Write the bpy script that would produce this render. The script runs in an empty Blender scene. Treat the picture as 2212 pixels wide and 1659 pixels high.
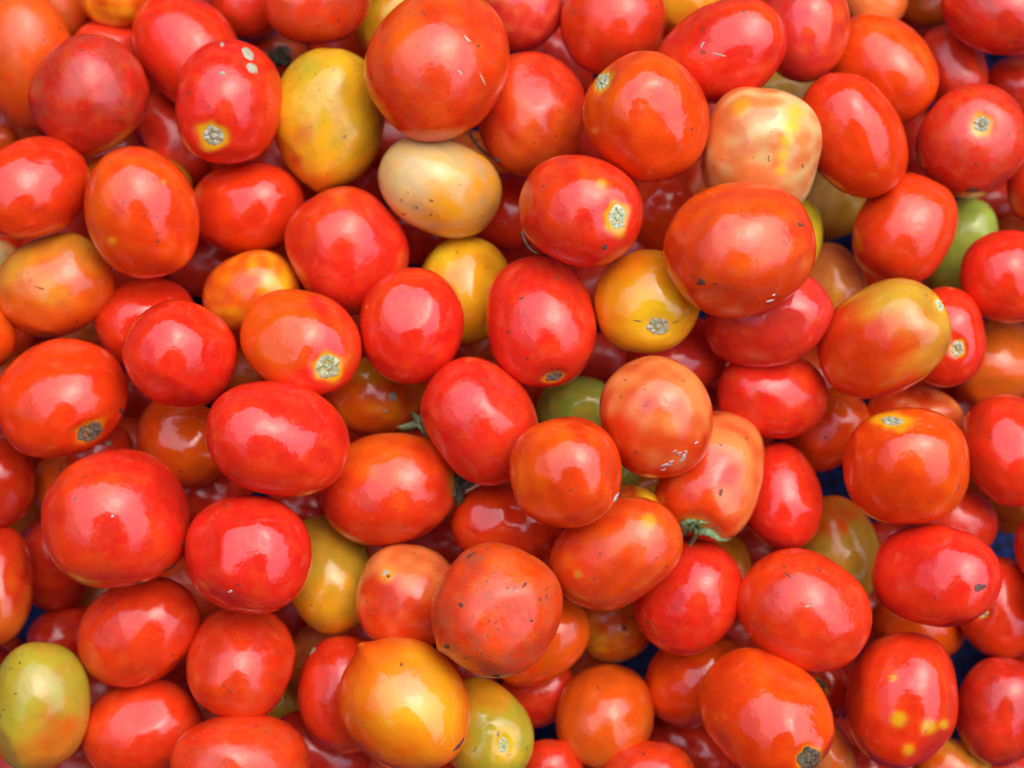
import bpy, math, random
import numpy as np
from mathutils import Vector, Matrix
from mathutils.bvhtree import BVHTree

R = math.radians
S = bpy.context.scene
C = S.collection

# ------------------------------------------------------------------ camera
CAM_H = 0.88                      # camera height above the tarpaulin, m
LENS = 61.0
F = 2212 * LENS / 36.0            # focal length in pixels of a 2212 px wide picture
cam_d = bpy.data.cameras.new('camera')
cam = bpy.data.objects.new('camera', cam_d)
C.objects.link(cam)
cam.location = (0, 0, CAM_H)
cam.rotation_euler = (0, 0, 0)
cam_d.lens = LENS
cam_d.sensor_width = 36
cam_d.clip_start = 0.01
cam_d.clip_end = 200
cam_d.dof.use_dof = True
cam_d.dof.focus_distance = 0.69
cam_d.dof.aperture_fstop = 6.5
S.camera = cam

# ------------------------------------------------------------------ sky and sun
SUN_EL, SUN_AZ = 60.0, 35.0       # degrees; azimuth from +Y (top of the picture) towards +X
w = bpy.data.worlds.new("World")
S.world = w
w.use_nodes = True
nt = w.node_tree
sky = nt.nodes.new('ShaderNodeTexSky')
sky.sky_type = 'NISHITA'
sky.sun_disc = False
sky.sun_elevation = R(SUN_EL)
sky.sun_rotation = R(SUN_AZ)
sky.air_density = 1.0
sky.dust_density = 3.0
sky.ozone_density = 1.0
bg = nt.nodes['Background']
bg.inputs['Strength'].default_value = 0.15
nt.links.new(sky.outputs[0], bg.inputs[0])
sun_d = bpy.data.lights.new('sun', 'SUN')
sun_d.energy = 1.5
sun_d.angle = R(115)
sun_d.color = (0.90, 0.845, 1.0)
sun = bpy.data.objects.new('sun', sun_d)
C.objects.link(sun)
sd_ = Vector((math.sin(R(SUN_AZ)) * math.cos(R(SUN_EL)), math.cos(R(SUN_AZ)) * math.cos(R(SUN_EL)), math.sin(R(SUN_EL))))
sun.rotation_euler = sd_.to_track_quat('Z', 'Y').to_euler()
sun.location = sd_ * 5
S.view_settings.view_transform = 'Standard'
S.view_settings.look = 'None'
S.view_settings.gamma = 1
S.view_settings.exposure = 0.86
S.cycles.max_bounces = 6
S.cycles.diffuse_bounces = 3
S.cycles.glossy_bounces = 3
S.cycles.use_denoising = True
S.cycles.adaptive_threshold = 0.02
S.cycles.pixel_filter_type = 'BLACKMAN_HARRIS'
S.cycles.filter_width = 1.15

# ------------------------------------------------------------------ materials
def N(nt, t, **kw):
    n = nt.nodes.new(t)
    for k, v in kw.items():
        setattr(n, k, v)
    return n

def mixc(nt, fac, a, b, mode='MIX'):
    m = nt.nodes.new('ShaderNodeMix'); m.data_type = 'RGBA'; m.blend_type = mode
    for s, v in ((0, fac), (6, a), (7, b)):
        if isinstance(v, bpy.types.NodeSocket): nt.links.new(v, m.inputs[s])
        else: m.inputs[s].default_value = v
    return m.outputs[2]

def ramp(nt, src, stops):
    r = nt.nodes.new('ShaderNodeValToRGB')
    e = r.color_ramp.elements
    while len(e) < len(stops): e.new(0.5)
    for i, (p, c) in enumerate(stops):
        e[i].position = p
        e[i].color = (c, c, c, 1) if not isinstance(c, tuple) else c
    nt.links.new(src, r.inputs[0])
    return r.outputs[0]

def math_n(nt, op, a, b):
    m = nt.nodes.new('ShaderNodeMath'); m.operation = op
    for s, v in ((0, a), (1, b)):
        if isinstance(v, bpy.types.NodeSocket): nt.links.new(v, m.inputs[s])
        else: m.inputs[s].default_value = v
    return m.outputs[0]

def noise(nt, vec, scale, detail=3, rough=0.5):
    n = nt.nodes.new('ShaderNodeTexNoise')
    n.inputs['Scale'].default_value = scale
    n.inputs['Detail'].default_value = detail
    n.inputs['Roughness'].default_value = rough
    nt.links.new(vec, n.inputs['Vector'])
    return n.outputs[0]

def skin_material():
    m = bpy.data.materials.new('tomato skin'); m.use_nodes = True
    nt = m.node_tree; L = nt.links.new
    b = nt.nodes['Principled BSDF']
    co = N(nt, 'ShaderNodeTexCoord'); oi = N(nt, 'ShaderNodeObjectInfo')
    off = N(nt, 'ShaderNodeVectorMath', operation='MULTIPLY_ADD')
    cx = N(nt, 'ShaderNodeCombineXYZ')
    for i in range(3): L(oi.outputs['Random'], cx.inputs[i])
    L(cx.outputs[0], off.inputs[0]); off.inputs[1].default_value = (7.3, 3.1, 5.7)
    L(co.outputs['Object'], off.inputs[2])
    V = off.outputs[0]
    at = N(nt, 'ShaderNodeAttribute', attribute_name='col')
    dirt = N(nt, 'ShaderNodeAttribute', attribute_name='dirt', attribute_type='OBJECT').outputs['Fac']
    base = at.outputs['Color']
    # fine mottling of the flesh under the skin
    n1 = noise(nt, V, 260, 4, 0.62)
    mot = ramp(nt, n1, [(0.36, 0.0), (0.70, 1.0)])
    warm = mixc(nt, 0.13, base, (0.88, 0.26, 0.02, 1))
    c = mixc(nt, math_n(nt, 'MULTIPLY', mot, 0.55), base, warm)
    # larger uneven ripening
    n1b = noise(nt, V, 70, 2, 0.5)
    cool = mixc(nt, 1.0, base, (0.90, 0.62, 0.85, 1), 'MULTIPLY')
    c = mixc(nt, math_n(nt, 'MULTIPLY', ramp(nt, n1b, [(0.45, 0.0), (0.68, 1.0)]), 0.40), c, cool)
    # blotches and short streaks of slower ripening
    mp0 = N(nt, 'ShaderNodeMapping'); mp0.inputs['Scale'].default_value = (1, 1, 0.35); mp0.inputs['Rotation'].default_value = (0.5, 0.7, 0.2)
    L(V, mp0.inputs['Vector'])
    bl = ramp(nt, noise(nt, mp0.outputs[0], 130, 4, 0.6), [(0.50, 0.0), (0.66, 1.0)])
    slow = mixc(nt, 0.26, base, (0.88, 0.28, 0.025, 1))
    c = mixc(nt, math_n(nt, 'MULTIPLY', bl, math_n(nt, 'ADD', 0.22, math_n(nt, 'MULTIPLY', dirt, 0.4))), c, slow)
    # tiny pale pores
    vo = N(nt, 'ShaderNodeTexVoronoi'); vo.inputs['Scale'].default_value = 420
    L(V, vo.inputs['Vector'])
    pore = ramp(nt, vo.outputs['Distance'], [(0.06, 1.0), (0.16, 0.0)])
    sel = ramp(nt, noise(nt, V, 150, 1), [(0.52, 0.0), (0.60, 1.0)])
    c = mixc(nt, math_n(nt, 'MULTIPLY', math_n(nt, 'MULTIPLY', pore, sel), 0.38), c, (0.82, 0.26, 0.07, 1))
    # dusty film, in patches
    dn = noise(nt, V, 120, 4, 0.7)
    film = math_n(nt, 'MULTIPLY', ramp(nt, dn, [(0.42, 0.0), (0.72, 1.0)]), math_n(nt, 'MULTIPLY', dirt, 0.42))
    c = mixc(nt, film, c, (0.30, 0.10, 0.05, 1))
    # dark specks of soil and small cracks
    v2 = N(nt, 'ShaderNodeTexVoronoi'); v2.inputs['Scale'].default_value = 165
    v2.inputs['Randomness'].default_value = 1
    wv = N(nt, 'ShaderNodeVectorMath', operation='ADD')
    wn = N(nt, 'ShaderNodeTexNoise'); wn.inputs['Scale'].default_value = 500
    L(V, wn.inputs['Vector'])
    ws = N(nt, 'ShaderNodeVectorMath', operation='SCALE'); ws.inputs['Scale'].default_value = 0.004
    L(wn.outputs[1], ws.inputs[0]); L(V, wv.inputs[0]); L(ws.outputs[0], wv.inputs[1])
    L(wv.outputs[0], v2.inputs['Vector'])
    sep = N(nt, 'ShaderNodeSeparateColor'); L(v2.outputs['Color'], sep.inputs[0])
    rad = math_n(nt, 'MULTIPLY', sep.outputs[0], 0.15)
    spk = math_n(nt, 'LESS_THAN', v2.outputs['Distance'], rad)
    pick = math_n(nt, 'LESS_THAN', sep.outputs[1], math_n(nt, 'ADD', 0.03, math_n(nt, 'MULTIPLY', dirt, 0.55)))
    clus = ramp(nt, noise(nt, V, 45, 2), [(0.42, 0.0), (0.56, 1.0)])
    spf = math_n(nt, 'MULTIPLY', math_n(nt, 'MULTIPLY', spk, pick), math_n(nt, 'MULTIPLY', clus, 0.8))
    c = mixc(nt, spf, c, (0.07, 0.045, 0.035, 1))
    # finer specks
    v3 = N(nt, 'ShaderNodeTexVoronoi'); v3.inputs['Scale'].default_value = 300
    L(wv.outputs[0], v3.inputs['Vector'])
    s3 = N(nt, 'ShaderNodeSeparateColor'); L(v3.outputs['Color'], s3.inputs[0])
    sp3 = math_n(nt, 'LESS_THAN', v3.outputs['Distance'], math_n(nt, 'ADD', 0.09, math_n(nt, 'MULTIPLY', s3.outputs[0], 0.20)))
    pk3 = math_n(nt, 'LESS_THAN', s3.outputs[1], math_n(nt, 'MULTIPLY_ADD', dirt, 0.30)) if False else math_n(nt, 'LESS_THAN', s3.outputs[1], math_n(nt, 'ADD', 0.05, math_n(nt, 'MULTIPLY', dirt, 0.40)))
    cl3 = ramp(nt, noise(nt, V, 75, 3), [(0.40, 0.0), (0.60, 1.0)])
    c = mixc(nt, math_n(nt, 'MULTIPLY', math_n(nt, 'MULTIPLY', sp3, pk3), math_n(nt, 'MULTIPLY', cl3, 0.75)), c, (0.13, 0.055, 0.035, 1))
    # small greyish bruises
    br = ramp(nt, noise(nt, V, 210, 4, 0.6), [(0.66, 0.0), (0.74, 1.0)])
    c = mixc(nt, math_n(nt, 'MULTIPLY', br, math_n(nt, 'MULTIPLY', dirt, 0.8)), c, (0.26, 0.10, 0.07, 1))
    # dried scuffs: long thin marks
    mp = N(nt, 'ShaderNodeMapping'); mp.inputs['Scale'].default_value = (1, 5, 1); mp.inputs['Rotation'].default_value = (0.4, 0.2, 0.6)
    L(V, mp.inputs['Vector'])
    sc = noise(nt, mp.outputs[0], 90, 5, 0.7)
    scuff = math_n(nt, 'MULTIPLY', ramp(nt, sc, [(0.66, 0.0), (0.72, 1.0)]), math_n(nt, 'MULTIPLY', dirt, 0.45))
    c = mixc(nt, scuff, c, (0.62, 0.27, 0.13, 1))
    L(c, b.inputs['Base Color'])
    ro = math_n(nt, 'ADD', 0.08, math_n(nt, 'MULTIPLY', dirt, 0.13))
    ro = math_n(nt, 'ADD', ro, math_n(nt, 'MULTIPLY', ramp(nt, n1, [(0.3, 0.0), (0.8, 1.0)]), 0.05))
    ro = math_n(nt, 'ADD', ro, math_n(nt, 'MULTIPLY', film, 0.5))
    matte = N(nt, 'ShaderNodeAttribute', attribute_name='matte', attribute_type='OBJECT').outputs['Fac']
    ro = math_n(nt, 'ADD', ro, math_n(nt, 'MULTIPLY', matte, 0.22))
    L(ro, b.inputs['Roughness'])
    b.inputs['IOR'].default_value = 1.58
    b.inputs['Subsurface Weight'].default_value = 0.0
    bp = N(nt, 'ShaderNodeBump'); bp.inputs['Strength'].default_value = 0.16; bp.inputs['Distance'].default_value = 0.002
    h = math_n(nt, 'ADD', math_n(nt, 'MULTIPLY', noise(nt, V, 95, 3, 0.55), 1.5), math_n(nt, 'MULTIPLY', n1, 0.16))
    h = math_n(nt, 'SUBTRACT', h, math_n(nt, 'MULTIPLY', pore, 0.02))
    vp = N(nt, 'ShaderNodeTexVoronoi'); vp.inputs['Scale'].default_value = 120
    L(wv.outputs[0], vp.inputs['Vector'])
    spc = N(nt, 'ShaderNodeSeparateColor'); L(vp.outputs['Color'], spc.inputs[0])
    pit = math_n(nt, 'MULTIPLY', ramp(nt, vp.outputs['Distance'], [(0.05, 1.0), (0.30, 0.0)]), math_n(nt, 'LESS_THAN', spc.outputs[2], 0.22))
    h = math_n(nt, 'SUBTRACT', h, math_n(nt, 'MULTIPLY', pit, 0.26))
    h = math_n(nt, 'ADD', h, math_n(nt, 'MULTIPLY', scuff, 0.12))
    h = math_n(nt, 'ADD', h, math_n(nt, 'MULTIPLY', noise(nt, V, 330, 4, 0.6), math_n(nt, 'MULTIPLY', dirt, 0.22)))
    L(h, bp.inputs['Height']); L(bp.outputs[0], b.inputs['Normal'])
    return m

def rough_material(name, ca, cb, cd, scale=900, bump=0.6, rough=0.75):
    """corky / leafy dry stuff: three colours mixed by noise, with relief"""
    m = bpy.data.materials.new(name); m.use_nodes = True
    nt = m.node_tree; L = nt.links.new
    b = nt.nodes['Principled BSDF']
    co = N(nt, 'ShaderNodeTexCoord').outputs['Object']
    n = noise(nt, co, scale, 5, 0.65); n2 = noise(nt, co, scale * 0.35, 3, 0.6)
    c = mixc(nt, ramp(nt, n2, [(0.4, 0.0), (0.62, 1.0)]), ca, cb)
    c = mixc(nt, ramp(nt, n, [(0.30, 1.0), (0.46, 0.0)]), c, cd)
    at = N(nt, 'ShaderNodeAttribute', attribute_name='col')
    c = mixc(nt, 1.0, c, at.outputs['Color'], 'MULTIPLY')
    L(c, b.inputs['Base Color']); b.inputs['Roughness'].default_value = rough
    bp = N(nt, 'ShaderNodeBump'); bp.inputs['Strength'].default_value = bump; bp.inputs['Distance'].default_value = 0.0006
    L(n, bp.inputs['Height']); L(bp.outputs[0], b.inputs['Normal'])
    return m

SKIN = skin_material()
CORK = rough_material('cork of the stem scar', (0.60, 0.65, 0.44, 1), (0.46, 0.57, 0.32, 1), (0.24, 0.20, 0.11, 1))
DARKCORK = rough_material('dark cork', (0.20, 0.17, 0.12, 1), (0.11, 0.10, 0.07, 1), (0.03, 0.025, 0.02, 1))
LEAF = rough_material('drying green calyx', (0.14, 0.25, 0.09, 1), (0.25, 0.34, 0.15, 1), (0.07, 0.10, 0.05, 1), 500, 0.5, 0.6)
DRYLEAF = rough_material('dry calyx', (0.13, 0.11, 0.07, 1), (0.08, 0.10, 0.05, 1), (0.03, 0.03, 0.02, 1), 600, 0.8, 0.8)
FLAKE = rough_material('white flaking residue', (0.60, 0.64, 0.68, 1), (0.62, 0.30, 0.24, 1), (0.60, 0.16, 0.10, 1), 420, 0.7, 0.45)
SPOTM = rough_material('pale lesion', (0.46, 0.47, 0.32, 1), (0.55, 0.50, 0.34, 1), (0.22, 0.17, 0.09, 1), 600, 0.6, 0.6)
DARKSPOT = rough_material('black blotch', (0.13, 0.05, 0.03, 1), (0.22, 0.06, 0.03, 1), (0.03, 0.02, 0.015, 1), 700, 0.6, 0.6)

def tarp_material():
    m = bpy.data.materials.new('woven blue plastic'); m.use_nodes = True
    nt = m.node_tree; L = nt.links.new
    b = nt.nodes['Principled BSDF']
    co = N(nt, 'ShaderNodeTexCoord').outputs['Object']
    ch = N(nt, 'ShaderNodeTexChecker'); ch.inputs['Scale'].default_value = 200
    mp = N(nt, 'ShaderNodeMapping'); mp.inputs['Rotation'].default_value = (0, 0, R(28))
    L(co, mp.inputs[0]); L(mp.outputs[0], ch.inputs['Vector'])
    ch.inputs['Color1'].default_value = (0.006, 0.018, 0.11, 1)
    ch.inputs['Color2'].default_value = (0.004, 0.006, 0.03, 1)
    n = noise(nt, co, 60, 5, 0.7)
    c = mixc(nt, ramp(nt, n, [(0.45, 0.0), (0.7, 0.6)]), ch.outputs[0], (0.02, 0.02, 0.05, 1))
    L(c, b.inputs['Base Color']); b.inputs['Roughness'].default_value = 0.75; b.inputs['IOR'].default_value = 1.25
    bp = N(nt, 'ShaderNodeBump'); bp.inputs['Strength'].default_value = 0.5; bp.inputs['Distance'].default_value = 0.0008
    L(ch.outputs[1], bp.inputs['Height']); L(bp.outputs[0], b.inputs['Normal'])
    return m

def plain_material(name, col, rough=0.8):
    m = bpy.data.materials.new(name); m.use_nodes = True
    nt = m.node_tree; b = nt.nodes['Principled BSDF']
    co = N(nt, 'ShaderNodeTexCoord').outputs['Object']
    n = noise(nt, co, 4, 5, 0.6)
    c = mixc(nt, n, tuple(v * 0.7 for v in col) + (1,), tuple(v * 1.3 for v in col) + (1,))
    nt.links.new(c, b.inputs['Base Color']); b.inputs['Roughness'].default_value = rough
    return m

# ------------------------------------------------------------------ the large structure: tarpaulin, ground, stall roofs, added blocker
def grid_mesh(name, nx, ny, fn):
    v = [fn(i / nx, j / ny) for j in range(ny + 1) for i in range(nx + 1)]
    f = [(j * (nx + 1) + i, j * (nx + 1) + i + 1, (j + 1) * (nx + 1) + i + 1, (j + 1) * (nx + 1) + i) for j in range(ny) for i in range(nx)]
    me = bpy.data.meshes.new(name); me.from_pydata(v, [], f); me.update()
    me.shade_smooth()
    return me

def tarp_fn(s, t):
    x, y = (s - 0.5) * 2.4, (t - 0.5) * 2.0
    z = 0.0035 * math.sin(x * 31 + 2 * math.sin(y * 9)) * math.sin(y * 23 + 1.3 * math.sin(x * 12)) - 0.0035
    return (x, y, z)
me = grid_mesh('tarpaulin', 200, 160, tarp_fn); me.materials.append(tarp_material())
tarp = bpy.data.objects.new('tarpaulin', me); C.objects.link(tarp)
tarp['label'] = 'blue and black woven plastic tarpaulin showing in the gaps beneath the tomatoes'
tarp['category'] = 'tarpaulin'
gm = grid_mesh('ground', 4, 4, lambda s, t: ((s - 0.5) * 130, (t - 0.5) * 130, -0.06))
gm.materials.append(plain_material('packed earth', (0.16, 0.13, 0.10)))
g = bpy.data.objects.new('ground', gm); C.objects.link(g); g['kind'] = 'structure'

def slab(name, pts, z, th, mat, label):
    """flat overhead slab with real thickness, outline pts counter-clockwise"""
    n = len(pts)
    v = [(x, y, z) for x, y in pts] + [(x, y, z + th) for x, y in pts]
    f = [tuple(reversed(range(n))), tuple(range(n, 2 * n))] + [(i, (i + 1) % n, n + (i + 1) % n, n + i) for i in range(n)]
    me = bpy.data.meshes.new(name); me.from_pydata(v, [], f); me.update(); me.materials.append(mat)
    o = bpy.data.objects.new(name, me); C.objects.link(o)
    o['label'] = label; o['category'] = 'awning'
    return o
ROOF = plain_material('dark awning cloth', (0.035, 0.035, 0.04))
A = 60
# the cloth roofs of the stalls leave an uneven opening overhead; the skins mirror it
slab('awning', [(-A, 4.6), (-4.9, 1.2), (-0.5, 4.7), (0.6, 4.2), (3.2, 3.3), (6.4, 2.6), (A, 2.9), (A, A), (-A, A)], 2.6, 0.03, ROOF, 'dark stall awning overhead beyond the top edge of the pile')
slab('awning', [(-A, -A), (A, -A), (A, -2.6), (5.6, -2.4), (3.4, -2.9), (1.0, -3.3), (-1.2, -1.7), (-3.0, -1.0), (-5.2, -0.7), (-A, -1.2)], 2.6, 0.03, ROOF,
     'dark stall awning overhead on the near side of the pile')
slab('awning', [(-A, -1.0), (-4.7, -0.6), (-4.6, 1.6), (-A, 4.55)], 2.64, 0.03, ROOF, 'dark stall awning overhead to the left of the pile')
slab('awning', [(6.0, -2.5), (A, -2.7), (A, 2.95), (5.9, 2.75)], 2.64, 0.03, ROOF, 'dark stall awning overhead to the right of the pile')
slab('operator_blocker', [(-1.15, -3.2), (1.45, -3.2), (0.95, -0.95), (0.62, -0.20), (0.34, 0.04), (0.10, 0.16), (-0.16, 0.10), (-0.34, -0.10), (-0.62, -0.60), (-0.85, -1.2)], 1.5, 0.02, ROOF,  # added blocker: stands in for the camera operator, notches the sky reflections
     'unseen dark slab over the near side, standing in for the camera operator')

# ------------------------------------------------------------------ the tomatoes
# x, y, half length, half width (in pixels of a 2212 x 1659 view of the photograph), tilt of the long
# axis, height rank in the heap, two skin colours, side on which the second shows, label, options
PAL = {
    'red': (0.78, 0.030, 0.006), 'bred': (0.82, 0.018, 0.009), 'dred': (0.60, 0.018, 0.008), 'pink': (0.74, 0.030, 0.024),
    'ored': (0.82, 0.048, 0.004), 'or': (0.83, 0.105, 0.004), 'yo': (0.92, 0.40, 0.010), 'yel': (0.90, 0.62, 0.018), 'halo': (0.88, 0.55, 0.01),
    'cream': (0.74, 0.54, 0.19), 'peach': (0.84, 0.25, 0.055), 'olive': (0.62, 0.40, 0.028), 'green': (0.34, 0.50, 0.060),
    'lgreen': (0.34, 0.48, 0.025), 'brown': (0.68, 0.135, 0.009), 'ygold': (0.78, 0.50, 0.012), 'ygreen': (0.42, 0.40, 0.024),
}
T = []
def t(x, y, a, b, ang, rank, c1, c2, gd, label, **k):
    T.append(dict(x=x, y=y, a=a, b=b, ang=ang, rank=rank, c1=c1, c2=c2, gd=gd, label=label, **k))

# --- top band, left to right
t(60, 128, 152, 101, 96, 2, 'or', 'ored', -60, 'peach-orange elongated tomato cut by the left edge in the upper left corner', dirt=.3)
t(193, 205, 130, 127, 40, 4.6, 'dred', 'red', -160, 'dusty dark red round tomato overlapping the peach one in the upper left corner', dirt=.9, bump=[(-47, -.02, 14)], lob=.02, dent=[(252, 268, 9, 5), (215, 200, 14, 2)])
t(257, -14, 84, 76, 0, 3, 'or', 'yo', -90, 'orange tomato cut by the top edge, above the dusty dark red one')
t(243, 120, 95, 82, 0, 0.5, 'dred', 'red', 90, 'shaded dark red tomato deep behind the dusty dark red one at upper left')
t(404, 104, 132, 104, -48, 3.6, 'red', 'bred', 150, 'smooth pinkish red tomato behind the one with two pale seed-like marks', bump=[(-105, .07, 22)], dirt=.15)
t(455, -18, 60, 50, 0, 1, 'pink', 'peach', 90, 'sliver of a pinkish tomato at the top edge behind the smooth pinkish red one')
t(540, 4, 84, 79, 10, 2, 'red', 'bred', 0, 'shaded red tomato at the top edge, left of the big dusty red one')
t(494, 220, 136, 117, 84, 5.4, 'bred', 'red', 0, 'bright red tomato with a round stem scar and two pale oval marks near its top',
  sc=(461, 291, 23, 21, -20, 'pale'), dirt=.35, lob=.03, bump=[(-60, .02, 20)],
  pat=[(537, 119, 17, 9.5, -55, 'spot'), (545, 150, 13.5, 9.5, -40, 'spot'), (482, 161, 6, 4, 0, 'spot'), (483, 100, 4, 4, 0, 'spot')])
t(684, -8, 118, 106, 0, 4.4, 'ored', 'red', -60, 'dusty red tomato cut by the top edge above the yellow-orange pointed one', dirt=.7, lob=.02)
t(840, 25, 100, 84, 80, 2.6, 'yel', 'or', -90, 'partly hidden yellow tomato at the top edge, left of the largest red-orange one')
t(588, 128, 80, 58, 10, 1, 'dred', 'brown', 0, 'shaded dark red tomato with a dark dry calyx, left of the yellow-orange pointed one')
t(711, 252, 149, 124, 88, 4.9, 'ygold', 'yo', -100, 'large yellow-orange tomato with a pointed bottom tip, greenish towards its top', gs=.9,
  bump=[(-98, .075, 8), (-98, .04, 26), (88, -.015, 10)], dirt=.6, tp=.03, spots=[(655, 290, 22, 'brown'), (640, 345, 14, 'brown'), (670, 150, 26, 'ygreen'), (690, 392, 24, 'or')], L=1.25)
t(945, 138, 166, 152, 62, 7, 'ored', 'or', 130, 'largest red-orange tomato, at the top centre left, mottled with scratch marks', mott=.6, gs=.7, dirt=.5, lob=.02,
  sq=2.2, bump=[(-105, .03, 16), (-75, .02, 20), (-35, -.02, 20), (-138, -.035, 18), (120, -.02, 20), (45, .025, 20)], pat=[(1008, 87, 9, 2.5, -45, 'fleck'), (1040, 170, 16, 1.6, -65, 'fleck'), (992, 156, 8, 2.0, -50, 'fleck')])
t(1121, 18, 95, 93, 40, 4.4, 'pink', 'peach', 120, 'pale pinkish tomato at the top edge, tucked right of the largest red-orange one', bump=[(-20, .01, 20)], gs=.6)
t(1212, 140, 92, 58, -58, 1.5, 'dred', 'pink', 90, 'narrow shaded red tomato wedged between two big red ones near the top centre')
t(1324, 48, 120, 113, 80, 5, 'red', 'ored', 140, 'dull red tomato at the top edge above the orange-red one with an oval scar', dirt=.55)
t(1148, 247, 137, 120, 98, 5.2, 'red', 'or', -90, 'red tomato fading to orange at its bottom, right of the thin dried stem', dirt=.5, bump=[(140, -.02, 20)], gs=.7)
t(1398, 254, 142, 132, -58, 6.2, 'ored', 'or', 140, 'orange-red tomato with an oval stem scar near its upper left edge', sc=(1303, 178, 20, 12, 62, 'pale'), dirt=.12, gs=.6)
t(1490, 2, 85, 78, 0, 2.4, 'yo', 'or', -90, 'hidden yellow-orange tomato peeking at the top edge right of the dull red one')
t(1562, 112, 142, 106, 24, 5.7, 'bred', 'ored', 95, 'bright red tomato with scratched shine tapering to the left, upper right of centre',
  bump=[(186, .05, 22), (-55, .05, 24), (60, .05, 22), (-10, -.01, 20)], dirt=.25, pat=[(1555, 118, 13, 1.6, -15, 'fleck'), (1518, 97, 8, 2, 60, 'fleck')])
t(1737, 60, 118, 99, 82, 5, 'pink', 'or', -20, 'pinkish red tomato with orange rim at the top edge, behind the scratched red one', gs=.45, dirt=.2)
t(1892, 5, 70, 62, 20, 3.4, 'peach', 'or', 0, 'pale pink-orange tomato cut by the top edge above a mottled orange-red one')
t(1903, 150, 130, 111, -40, 4.4, 'ored', 'or', 60, 'mottled orange-red tomato in the upper right, left of the shaded red oval', bump=[(182, .04, 24), (-60, .02, 20)], dirt=.3)
t(1842, 293, 143, 107, -58, 5.4, 'ored', 'red', 130, 'smooth red-orange oval tomato leaning left at its top, right of the blotchy peach one', bump=[(118, .02, 18), (-25, .02, 20)], dirt=.08)
t(2008, 8, 65, 52, 20, 1, 'brown', 'or', 90, 'shaded dark orange tomato at the top edge near the upper right corner')
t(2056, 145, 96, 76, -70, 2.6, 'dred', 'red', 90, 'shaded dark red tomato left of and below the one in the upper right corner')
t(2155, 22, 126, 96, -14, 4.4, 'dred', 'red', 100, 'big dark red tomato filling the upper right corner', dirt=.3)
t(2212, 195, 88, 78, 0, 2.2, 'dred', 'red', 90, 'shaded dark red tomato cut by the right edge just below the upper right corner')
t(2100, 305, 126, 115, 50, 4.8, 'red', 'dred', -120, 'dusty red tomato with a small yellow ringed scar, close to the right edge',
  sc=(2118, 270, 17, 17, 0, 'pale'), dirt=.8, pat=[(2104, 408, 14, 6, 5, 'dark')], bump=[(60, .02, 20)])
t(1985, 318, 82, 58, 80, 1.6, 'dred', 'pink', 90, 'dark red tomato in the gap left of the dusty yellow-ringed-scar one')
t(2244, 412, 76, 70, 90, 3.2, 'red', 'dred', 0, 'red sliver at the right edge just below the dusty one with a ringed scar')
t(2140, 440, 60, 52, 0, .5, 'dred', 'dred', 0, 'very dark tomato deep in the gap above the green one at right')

# --- upper middle band
t(72, 406, 128, 108, 20, 5.2, 'red', 'ored', -80, 'shiny red tomato on the left edge below the dusty dark red one', bump=[(-60, -.02, 25)], dirt=.12)
t(30, 272, 64, 46, -20, .8, 'pink', 'peach', 0, 'greyish pink sliver deep at the left edge below the peach tomato')
t(2, 300, 36, 30, 0, 1.5, 'or', 'or', 0, 'tiny orange sliver at the left edge above the shiny red tomato')
t(297, 398, 122, 72, -8, 3, 'yo', 'or', 180, 'yellow-orange tomato almost hidden behind the upright orange-red oval at left')
t(375, 298, 112, 76, -60, 2, 'dred', 'red', -60, 'shaded dark red tomato in the gap right of the dusty dark red round one')
t(307, 462, 147, 121, -70, 6.4, 'ored', 'or', 170, 'upright orange-red oval tomato with yellow flecks, left side above the round red one', dirt=.22, tp=-.02,
  bump=[(-75, -.02, 20), (75, -.01, 20)], spots=[(243, 519, 8, 'yo'), (352, 395, 3.5, 'yo')])
t(535, 450, 124, 102, 4, 4.6, 'red', 'ored', -90, 'wide red tomato under the scarred one, with a broad pink shine', dirt=.12)
t(752, 540, 139, 126, -54, 5.8, 'bred', 'ored', 105, 'red tomato directly beneath the tip of the yellow-orange pointed one', dirt=.35, bump=[(-78, .03, 22), (170, .015, 20), (30, -.01, 22)],
  spots=[(735, 435, 14, 'or')], pat=[(665, 435, 5, 4, 30, 'dark')])
t(951, 403, 139, 104, -24, 6, 'cream', 'yo', -45, 'pale cream-yellow oval tomato below the largest red-orange one', bump=[(-24, -.02, 18), (35, .02, 22), (-120, -.01, 30)], dirt=.28, gs=.75, L=1.3)
t(1098, 458, 86, 78, 90, 2.5, 'red', 'dred', 90, 'shaded red tomato behind and right of the cream-yellow one')
t(1254, 455, 136, 119, -18, 6.4, 'bred', 'ored', 120, 'bright red tomato with a large pale yellow-ringed scar on its right, above centre',
  sc=(1331, 469, 18, 27, 0, 'pale'), dirt=.4, spots=[(1300, 405, 17, 'brown'), (1298, 398, 10, 'olive')], pat=[(1305, 532, 7, 5, 30, 'dark')], halo=1.3)
t(1432, 465, 84, 78, 90, 3.6, 'ored', 'red', 0, 'orange-red tomato peeking between the ringed-scar one and the big tomato right of centre')
t(1655, 240, 62, 52, 0, 2.6, 'lgreen', 'green', 0, 'bright green sliver of a tomato above the blotchy peach one')
t(1705, 205, 78, 50, -10, 1.8, 'olive', 'cream', 0, 'dull olive tomato hidden between the bright green sliver and the leaning red-orange oval')
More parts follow.
